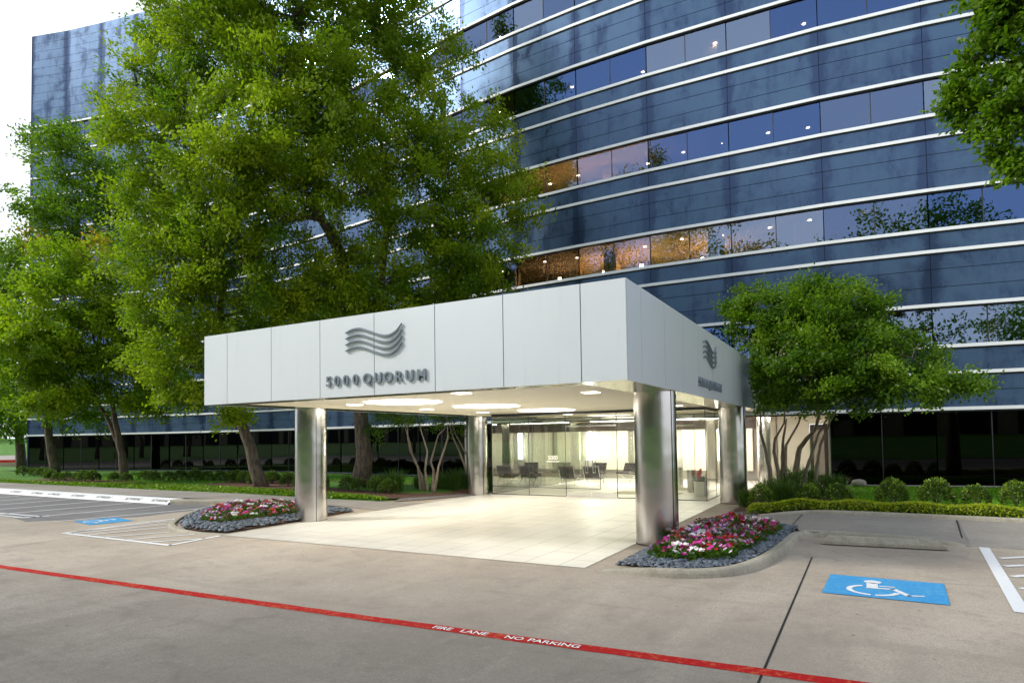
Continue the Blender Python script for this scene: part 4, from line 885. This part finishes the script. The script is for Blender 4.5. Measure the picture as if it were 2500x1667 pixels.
# the trees, lawn and low building across the drive, behind the camera: the glass mirrors them
r=np.random.default_rng(21)
lb2=MB(); lb2.face([(-170,-18,-.02),(80,-18,-.02),(80,-42,1.8),(-170,-42,1.8)][::-1]); lb2.build('lawn',M_LAWN,kind='structure')
BK=[(-84,-24,10,'leftmost tree across the drive'),(-70,-22,10,'second tree from the left across the drive'),(-57,-24,10,'third tree from the left across the drive'),(-44,-21,9,'fourth broad tree from the left across the drive'),(-33,-24,8,'second pale tree across the drive'),(-22,-20,8,'tree across the drive opposite the left stalls'),(-13,-23,9,'tall tree across the drive opposite the canopy corner'),(-5,-20,8,'tree across the drive straight behind the photographer'),(7,-21,8,'tree across the drive opposite the wheel stop'),(17,-19,9,'tree across the drive opposite the access aisle'),(29,-22,8,'rightmost tree across the drive')]
for i,(x,y,h,lab) in enumerate(BK):
    h*=2.0 if not 4<=i<=6 else 2.9; cl=[(x+r.normal(0,3.0),y+r.normal(0,2.0),h*r.uniform(.35,1.15),r.uniform(1.7,2.9)) for _ in range(16 if not 4<=i<=6 else 26)]
    tree('oak_tree',lab,[([(x,y,.0),(x+.1,y,2),(x-.2,y+.1,4),(x,y,h*.8)],.28)],cl,M_LEAF_C,M_BARK,46,.32,.19,sub=.8,seed=30+i,limb_r=.12,twigs=0,group='trees across the drive')
ob=empty('low_building',(-10,-50,0),label='long low beige building across the lawn behind the camera',cat='building')
m=MB(); m.box(-150,-56,1.0,65,-46,9.5); m.build('wall',M_TAN,ob)
for x in range(-148,62,6):
    m=MB(); m.box(x,-45.98,1.6,x+3.8,-45.9,7.6); m.build('window',M_DARK,ob)
m=MB(); m.box(-150.3,-56.3,9.5,65.3,-45.7,9.9); m.build('roof',M_WALK,ob)
settle(ob)
# far left corner: retaining wall, red kerb, lawn bank
rwb=MB(); rwb.prism([(-95,2),(-60.9,19.3),(-57.9,28),(-58.5,28.2),(-61.6,19.7),(-95.4,2.6)],-.3,.62); rwb.build('retaining_wall',M_TAN,label='tan retaining wall at the far left behind the shrubs',cat='wall')
m=MB(); m.prism([(-95,2.1),(-61.2,19.5),(-58.2,28.2),(-58.7,28.4),(-61.9,19.9),(-95.4,2.7)],.63,.84); m.build('red_kerb',M_RED,label='red painted kerb on top of the far left retaining wall',cat='kerb')
m=MB(); m.face([(-95.6,3.0,.84),(-62.1,20.0,.84),(-58.8,28.6,.84),(-62,29.8,1.2),(-65,21.5,1.2),(-97,5,1.2)]); m.build('sidewalk',M_WALK,kind='structure')
m=MB(); m.face([(-97,5,1.18),(-65,21.5,1.18),(-62,29.8,1.18),(-75,45,2.9),(-92,30,2.9),(-112,16,2.9)]); m.face([(-112,16,2.9),(-92,30,2.9),(-75,45,2.9),(-130,90,4),(-200,60,4)]); m.build('lawn_bank',M_LAWN,kind='structure')
bt=[(-95,24,'round tree on the lawn bank at the far left edge'),(-88,33,'tree on the far left lawn bank next to the building corner'),(-104,40,'farthest tree on the left lawn bank')]
for i,(x,y,lab) in enumerate(bt):
    cl=[(x+r.normal(0,2.2),y+r.normal(0,2.2),2.8+r.uniform(2.2,8),r.uniform(1.5,2.6)) for _ in range(11)]
    tree('oak_tree',lab,[([(x,y,2.6),(x,y,5),(x,y,8)],.3)],cl,M_LEAF_C,M_BARK,30,.42,.25,sub=.7,seed=60+i,limb_r=.12,twigs=0,group='trees on the far lawn bank')
def car(loc,rz,col,label):
    root=empty('parked_car',loc,rz,label=label,cat='car')
    prof=[(-2.1,.35),(-2.15,.75),(-1.9,.92),(-1.25,1.0),(-.7,1.42),(.55,1.45),(1.2,1.02),(1.95,.88),(2.15,.62),(2.1,.35)]
    m=MB()
    for s in (-1,1):
        P=[(x,s*(.86 if z<1.05 else .70),z) for x,z in prof]; m.face(P if s<0 else P[::-1])
    for a,b in zip(prof,prof[1:]+prof[:1]):
        wa=.86 if a[1]<1.05 else .70; wb=.86 if b[1]<1.05 else .70
        m.face([(a[0],-wa,a[1]),(a[0],wa,a[1]),(b[0],wb,b[1]),(b[0],-wb,b[1])])
    m.build('body',plain('car_paint',col,.25),root,bevel=.03)
    for s in (-1,1):
        m=MB(); P=[(-1.1,s*.79,1.03),(-.66,s*.725,1.36),(.5,s*.725,1.38),(1.0,s*.79,1.04)]; m.face(P if s<0 else P[::-1]); m.build('window',M_DARK,root)
        for x in (-1.35,1.35):
            m=MB(); m.cyl(0,0,-.1,.1,.32,18); o=m.build('wheel',M_DARK,root); o.location=(x,s*.80,.32); o.rotation_euler=(R(90),0,0)
    return root
car((-90.5,24.5,2.75),R(40),(.10,.22,.42),'small blue car parked on the lawn bank at the far left edge')

# ================================================================== SHRUBS, BEDS, FLOWERS
def foliage_ball(n,rx,rz,r,lump=.25):
    u=r.normal(size=(n,3)); u/=np.linalg.norm(u,axis=1)[:,None]; u[:,2]=np.abs(u[:,2])*1.0-.25*(r.random(n)<.4)
    k=r.normal(size=(7,3)); k/=np.linalg.norm(k,axis=1)[:,None]; 
    f=1+(lump*1.6)*np.max(u@k.T,axis=1)-lump*1.2
    q=u*(r.uniform(.55,1.0,n)**.5*f)[:,None]
    P=q*np.array([rx,rx,rz]); P[:,2]+=rz*.35; P[:,2]=np.maximum(P[:,2],.03)
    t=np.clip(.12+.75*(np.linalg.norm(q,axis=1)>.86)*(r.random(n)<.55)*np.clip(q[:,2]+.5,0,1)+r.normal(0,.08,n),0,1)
    return P,np.stack([t,np.zeros(n)],1),u
def shrub_proto(seed,n,rx,rz,L,W,name='shrub',mat=M_LEAF_S):
    r=np.random.default_rng(seed); root=empty(name)
    P,T,u=foliage_ball(n,rx,rz,r); leaf_mesh('foliage',P,L,W,T,up=.2,mat=mat,parent=root,dirs=u)
    m=MB()
    for i in range(7):
        a=i*.9; m.tube([(0,0,0),(math.cos(a)*rx*.3,math.sin(a)*rx*.3,rz*.5),(math.cos(a)*rx*.7,math.sin(a)*rx*.7,rz*1.0)],[.014,.01,.004],5)
    m.build('stems',M_BARK,root); return root
used={}
def place(proto,key,loc,rz,s,label,cat,group):
    o=proto if key not in used else copy_tree(proto)
    used[key]=1; o.location=loc; o.rotation_euler=(0,0,rz); o.scale=(s,s,s*1.0); tag(o,label,cat,group); return o
SB=[shrub_proto(70+i,1500,.40,.52,.075,.036) for i in range(3)]
SL=[shrub_proto(80+i,1100,.42,.50,.09,.045,mat=M_LEAF_D) for i in range(3)]
r=np.random.default_rng(5)
RS=[(.62,8.75,.16,.95,'round light tipped shrub at the foot of the crape myrtle, nearest the rear steel column'),(1.72,9.0,.20,.95,'light tipped shrub between the tall grass clumps right of the crape myrtle'),(2.45,9.15,.21,1.0,'light tipped shrub at the right end of the tall grass'),(3.62,9.25,.225,1.12,'tallest light tipped shrub standing alone on the right lawn edge'),(4.55,9.5,.23,1.15,'shrub with an upright spray, second after the tall grass on the right lawn edge'),(5.35,9.55,.24,.95,'compact shrub third after the tall grass on the right lawn edge'),(6.10,9.65,.245,1.0,'dark shrub fourth after the tall grass on the right lawn edge'),(6.95,9.5,.245,1.0,'shrub cut by the right edge of the photo')]
for i,(x,y,z,s,lab) in enumerate(RS): place(SB[i%3],'sb%d'%(i%3),(x,y,z),r.uniform(0,6),s*.86,lab,'shrub','shrubs along the right lawn')
LSP=[(-42.4,10.9),(-41.4,11.0),(-39.6,10.6),(-37.6,10.0),(-35.4,9.1),(-34.3,8.9),(-33.5,8.9),(-32.6,9.0),(-31.5,8.8),(-31.0,8.9),(-30.2,9.5),(-29.5,9.7),(-29.2,10.5),(-28.0,10.2),(-27.1,10.4),(-26.4,10.6),(-25.6,10.8),(-25.0,11.0),(-24.3,11.2),(-23.4,11.1),(-22.4,10.6),(-21.5,10.4),(-20.7,10.3),(-20.0,10.6),(-19.1,10.7),(-18.2,9.9),(-17.2,9.7),(-16.3,9.4),(-15.6,9.2),(-14.1,9.1),(-13.5,9.0),(-12.6,9.0),(-12.0,8.9)]
near=['the painted kerb end','the lawn bank','the thick pale trunk','the forked tree','the leaning tree','the huge elm','the crape myrtle']
for i,(x,y) in enumerate(LSP):
    rel='left of the forked tree' if x<-31 else ('between forked and leaning trees' if x<-19.2 else ('between leaning tree and huge elm' if x<-15.4 else 'between huge elm and crape myrtle'))
    grp=[p for p in LSP if (p[0]<-31)==(x<-31) and (p[0]<-19.2)==(x<-19.2) and (p[0]<-15.4)==(x<-15.4)]
    nth=sorted(grp).index((x,y))+1; tot=len(grp); o_={1:'first',2:'second',3:'third',4:'fourth',5:'fifth',6:'sixth',7:'seventh',8:'eighth',9:'ninth',10:'tenth',11:'eleventh',12:'twelfth',13:'thirteenth',14:'fourteenth'}.get(nth,'last')
    place(SL[i%3],'sl%d'%(i%3),(x,y,.19 if x<-13 else .12),r.uniform(0,6),r.uniform(.68,.95),'dark clipped shrub %s, %s from left'%(rel,o_),'shrub','shrub row before the left facade')
# tall strap-leaved grass clumps
def blade_clump(seed,n,h,spread):
    r=np.random.default_rng(seed); m=bpy.data.meshes.new('blades'); V=[];F=[];T=[]
    for i in range(n):
        a=r.uniform(0,6.28); b=r.normal(0,spread*.25,2); l=h*r.uniform(.6,1.1); e=r.uniform(.15,.75); wd=r.uniform(.006,.011); sx,sy=-math.sin(a)*wd,math.cos(a)*wd; base=len(V)
        for t,wm in ((0,1),(.4,1),(.75,.7),(1,.05)):
            x=b[0]+math.cos(a)*l*e*t**1.6; y=b[1]+math.sin(a)*l*e*t**1.6; z=l*(t-.38*e*t**3)
            V+=[(x-sx*wm,y-sy*wm,z),(x+sx*wm,y+sy*wm,z)]
        for k in range(3): F.append((base+2*k,base+2*k+1,base+2*k+3,base+2*k+2)); T+=[min(1,max(0,r.normal(.45,.2)))]
    m.from_pydata(V,[],F); m.update(); at=m.attributes.new('tint','FLOAT_COLOR','CORNER'); t=np.zeros((len(F)*4,4),np.float32); t[:,0]=np.repeat(T,4); t[:,3]=1; at.data.foreach_set('color',t.ravel()); return m
BC=[blade_clump(90+i,330,.85,.5) for i in range(3)]
GC=[(-12.9,9.7,.15,'left of the crape myrtle stems'),(-12.3,9.6,.14,'at the left foot of the crape myrtle stems'),(-11.9,10.6,.2,'behind the left crape myrtle stems'),(-11.2,11.0,.15,'behind the middle crape myrtle stems'),(-10.7,11.3,.1,'behind the right crape myrtle stems'),(-10.35,11.8,.1,'beside the rear left steel column'),(-10.9,12.3,.2,'farthest back behind the left crape myrtle'),(-9.55,12.4,.05,'in the gap between steel column and glass box'),
    (.15,9.35,.08,'lowest, at the left foot of the right crape myrtle'),(1.15,9.5,.18,'in front of the right crape myrtle'),(1.0,12.0,.2,'at the base of the right crape myrtle stems'),(1.7,11.2,.2,'behind the second light tipped shrub on the right'),(2.1,12.0,.21,'right of the twisted crape myrtle stems'),(1.4,13.2,.22,'behind the right crape myrtle stems'),(2.3,13.0,.22,'at the corner of the dark glass on the right'),(.6,10.6,.14,'behind the round shrub near the rear steel column')]
for i,(x,y,z,lab) in enumerate(GC):
    o=link('grass_clump',BC[i%3],None if len(BC[i%3].materials) else M_BLADE,label='tall strap leaved grass clump '+lab,cat='ornamental grass',group='tall grass clumps around the crape myrtles')
    o.location=(x,y,z); o.rotation_euler=(0,0,i*1.3); s=.95+.25*math.sin(i*2.1); o.scale=(s,s,s*.95)
rk=[(2.85,14.9,.26,.36,'pale boulder lying against the dark glass right of the crape myrtle'),(-19.9,15.9,.28,.3,'small pale boulder at the foot of the glass behind the leaning tree')]
for i,(x,y,z,s,lab) in enumerate(rk):
    m=MB(); n=14; r2=np.random.default_rng(i+2); rows=[]
    for j in range(8):
        ph=math.pi*j/7; rows.append([(s*.62*math.sin(ph)*math.cos(2*math.pi*k/n)*(1+.12*math.sin(3*k+j)),s*.42*math.sin(ph)*math.sin(2*math.pi*k/n),s*.45*(1-math.cos(ph))*.5*1.6) for k in range(n)])
    for a,b in zip(rows,rows[1:]):
        for k in range(n): l=(k+1)%n; m.face([a[k],b[k],b[l],a[l]][::-1])
    o=m.build('boulder',M_KERB,label=lab,cat='boulder',smooth=True,group='boulders against the glass'); o.location=(x,y,z)
def in_poly(P,poly):
    x,y=P[:,0],P[:,1]; c=np.zeros(len(P),bool); n=len(poly); j=n-1
    for i in range(n):
        xi,yi=poly[i]; xj,yj=poly[j]
        c^=((yi>y)!=(yj>y))&(x<(xj-xi)*(y-yi)/(yj-yi+1e-12)+xi); j=i
    return c
def scatter(poly,n,r):
    a=np.array(poly); lo,hi=a.min(0),a.max(0); out=[]
    while sum(map(len,out))<n:
        P=r.uniform(lo,hi,(n*2,2)); out.append(P[in_poly(P,poly)])
    return np.concatenate(out)[:n]
def edge_dist(P,poly):
    d=np.full(len(P),1e9); n=len(poly)
    for i in range(n):
        a=np.array(poly[i]); b=np.array(poly[(i+1)%n]); t=np.clip(((P-a)@(b-a))/((b-a)@(b-a)),0,1); d=np.minimum(d,np.linalg.norm(P-(a+t[:,None]*(b-a)),axis=1))
    return d
# mats of low ground cover
r=np.random.default_rng(9)
GCP=[(-60,8.3),(-34,7.25),(-22,6.9),(-17.3,6.95),(-15.2,7.0),(-13.2,7.1),(-11.3,7.4),(-11.0,7.75),(-13,8.0),(-17,8.4),(-22.5,8.9),(-27,9.3),(-30,8.3),(-34,8.2),(-60,9.6)]
P=scatter(GCP,30000,r); P=P[(P[:,0]>-45)]; w_=np.clip((P[:,0]+50)/30,.2,1); P=P[r.random(len(P))<w_]
d=edge_dist(P,GCP); z=.13+.10*np.clip(d/.25,0,1)*r.uniform(.3,1,len(P)); z=np.where(P[:,0]>-14,z-.06*np.clip((P[:,0]+14)/3,0,1.5),z)
leaf_mesh('ground_cover',np.column_stack([P,z]),.13,.075,np.stack([np.clip(r.normal(.5,.22,len(P)),0,1),np.zeros(len(P))],1),up=1.2,mat=M_LEAF_G,kind='stuff',label='low glossy ground cover mat along the left pavement',cat='ground cover')
HP=[(.42,7.50),(1.6,8.0),(2.4,8.0),(4.5,7.92),(9,7.55),(13,7.2),(13,7.9),(9,8.25),(4.5,8.6),(2.4,8.7),(1.2,8.5),(.50,8.05)]
P=scatter(HP,26000,r); d=edge_dist(P,HP); zt=.24*np.clip(d/.10,0,1)**.5*(.9+.12*np.sin(P[:,0]*5)); sd=r.random(len(P)); z=.17+np.where(sd<.55,zt,zt*r.random(len(P)))-.10*np.clip((1.6-P[:,0])/1.2,0,1)
T=np.stack([np.clip(.15+.65*(sd<.5)+r.normal(0,.15,len(P)),0,1),np.zeros(len(P))],1)
leaf_mesh('low_hedge',np.column_stack([P,z]),.062,.032,T,up=.4,mat=M_LEAF_H,label='low yellow green clipped hedge along the right kerb',cat='hedge')
# turf blades on both lawns
for poly,n,zz,L in (([(2.2,10.2),(9,9.8),(9,15.9),(2.2,15.3)],26000,lambda P:.22+.0*P[:,0]+(P[:,1]-10)*.009,.07),([(-34,9.6),(-23,9.3),(-23,12.3),(-10,12.2),(-10,15.2),(-16,15.8),(-28,17),(-40,15.5)],16000,lambda P:.20+(P[:,1]-9)*.008,.10)):
    P=scatter(poly,n,r); dirs=np.tile([0,0,1.6],(n,1))
    leaf_mesh('grass',np.column_stack([P,zz(P)]),L,.02,np.stack([np.clip(r.normal(.5,.25,n),0,1),np.zeros(n)],1),up=0,mat=M_TURF,dirs=dirs,kind='stuff')
# flower islands
IR=[(-.28,.12),(.45,.11),(.90,.25),(1.22,.62),(1.47,1.45),(1.62,2.4),(1.68,3.4),(1.72,4.3),(1.78,5.4),(.7,5.95),(-.12,6.2),(-.1,4.6),(-.16,3.3),(-.24,1.6)]
IL=[(-9.42,.30),(-10.2,.22),(-11.0,.35),(-11.85,.82),(-13.1,1.9),(-14.35,3.25),(-14.85,4.2),(-14.3,4.85),(-13.2,5.35),(-11.5,5.15),(-9.75,4.7),(-9.5,2.3)]
FR=[(.18,.52),(.72,.60),(1.12,1.05),(1.30,2.0),(1.42,3.2),(1.50,4.4),(1.25,5.2),(.4,5.5),(.02,4.3),(-.02,2.4),(.02,1.1)]
FLp=[(-10.45,.95),(-11.0,.95),(-11.9,1.5),(-13.0,2.6),(-13.7,3.6),(-13.4,4.4),(-12.3,4.75),(-10.9,4.6),(-10.3,3.9),(-10.2,2.5)]
def island(poly,z,h,name):
    c=np.mean(poly,axis=0); m=MB(); n=len(poly)
    for i in range(n):
        a=poly[i]; b=poly[(i+1)%n]; a2=c+(np.array(a)-c)*.72; b2=c+(np.array(b)-c)*.72
        m.face([(a[0],a[1],z),(b[0],b[1],z),(b2[0],b2[1],z+h),(a2[0],a2[1],z+h)]); m.face([(a2[0],a2[1],z+h),(b2[0],b2[1],z+h),(c[0],c[1],z+h*1.3)])
    m.build('flower_bed_soil',M_MULCH,kind='structure')
island(IR,.075,.05,'r'); island(IL,.03,.05,'l')
ico=bpy.data.meshes.new('ico'); import bmesh
bm=bmesh.new(); bmesh.ops.create_icosphere(bm,subdivisions=2,radius=1); IV=np.array([v.co[:] for v in bm.verts]); IF=np.array([[v.index for v in f.verts] for f in bm.faces]); bm.free(); bpy.data.meshes.remove(ico)
def pebbles(name,poly,inner,n,z,size,label):
    r=np.random.default_rng(len(label)); P=scatter(poly,n*3,r); P=P[~in_poly(P,inner)][:n]; m=len(P)
    s=size*r.uniform(.6,1.35,m); A=r.uniform(0,6.28,m); V=np.empty((m,len(IV),3)); 
    for i in range(m):
        q=IV*np.array([1,r.uniform(.6,.85),r.uniform(.32,.5)])*s[i]; tl=r.normal(0,.22); q=np.column_stack([q[:,0],q[:,1]*math.cos(tl)-q[:,2]*math.sin(tl),q[:,1]*math.sin(tl)+q[:,2]*math.cos(tl)])
        ca,sa=math.cos(A[i]),math.sin(A[i]); V[i]=np.column_stack([q[:,0]*ca-q[:,1]*sa+P[i,0],q[:,0]*sa+q[:,1]*ca+P[i,1],q[:,2]+z+r.uniform(0,.022)+.05*min(1,edge_dist(P[i:i+1],poly)[0]/.35)])
    F=(IF[None]+ (np.arange(m)*len(IV))[:,None,None]).reshape(-1,3)
    me=bpy.data.meshes.new(name); me.from_pydata(V.reshape(-1,3).tolist(),[],F.tolist()); me.update(); me.polygons.foreach_set('use_smooth',[True]*len(F))
    at=me.attributes.new('tint','FLOAT_COLOR','CORNER'); t=np.zeros((len(F)*3,4),np.float32); t[:,0]=np.repeat(np.clip(r.normal(.45,.25,m),0,1),len(IF)*3); t[:,3]=1; at.data.foreach_set('color',t.ravel())
    link(name,me,M_PEB,kind='stuff',label=label,cat='pebbles')
pebbles('pebbles',IR,FR,2200,.095,.040,'blue grey river pebbles edging the right flower island')
pebbles('pebbles',IL,FLp,2100,.05,.05,'grey river pebbles edging the left flower island')
def flower_proto(seed,cols):
    r=np.random.default_rng(seed); root=empty('flower_plant')
    n=95; u=r.normal(size=(n,3)); u/=np.linalg.norm(u,axis=1)[:,None]; u[:,2]=np.abs(u[:,2]); P=u*np.array([.15,.15,.17])*(r.uniform(.4,1,n)**.5)[:,None]; P[:,2]+=.03
    leaf_mesh('leaves',P,.085,.034,np.stack([r.random(n)*.6,np.zeros(n)],1),up=.5,mat=M_LEAF_F,parent=root,dirs=u)
    for col,k in cols:
        m=MB()
        for i in range(k):
            a=r.uniform(0,6.28); q=r.uniform(0,.14); c=Vector((q*math.cos(a),q*math.sin(a),.19+r.uniform(-.01,.05)-q*.35))
            nrm=Vector((r.normal(0,.35)+.2,r.normal(0,.35)-.55,.8)).normalized(); t1=nrm.orthogonal().normalized(); t2=nrm.cross(t1); R0=.036
            for p in range(5):
                th=2*math.pi*p/5+a; d0=t1*math.cos(th)+t2*math.sin(th); d1=t1*math.cos(th-.52)+t2*math.sin(th-.52); d2=t1*math.cos(th+.52)+t2*math.sin(th+.52)
                m.face([c,c+d1*R0*.8+nrm*.003,c+d0*R0+nrm*.001,c+d2*R0*.8+nrm*.003])
        m.build('blossoms',PETAL[col],root)
    return root
FPz=[flower_proto(100,[('crimson',9)]),flower_proto(101,[('magenta',9)]),flower_proto(102,[('white',8)]),flower_proto(103,[('lilac',9)]),flower_proto(104,[('crimson',5),('lilac',4)]),flower_proto(105,[('magenta',5),('white',4)]),flower_proto(106,[('magenta',4),('crimson',4)])]
FN=['crimson','magenta pink','white','lilac pink','crimson and lilac','magenta and white','magenta and crimson']
def plant_bed(poly,n,z,h,where,sp,stretch,seed,side):
    r=np.random.default_rng(seed); C_=scatter(poly,6000,r); pts=[]
    for p in C_:
        if all((p[0]-q[0])**2+(p[1]-q[1])**2>sp*sp for q in pts): pts.append(p)
        if len(pts)>=n: break
    c=np.mean(poly,axis=0)
    for i,p in enumerate(pts):
        k=int(r.integers(0,7)); dd=edge_dist(np.array([p]),poly)[0]
        place(FPz[k],'fl%d'%k,(p[0],p[1],z+h*min(1,dd/.3+.25)),r.uniform(0,6),r.uniform(.82,1.06),'periwinkle plant with %s blossoms in the %s flower island'%(FN[k],where),'flower plant','%s periwinkles in the %s flower island'%(FN[k],where))
plant_bed(FR,150,.085,.04,'right',.165,1,41,1)
plant_bed(FLp,125,.045,.05,'left',.235,1,42,-1)
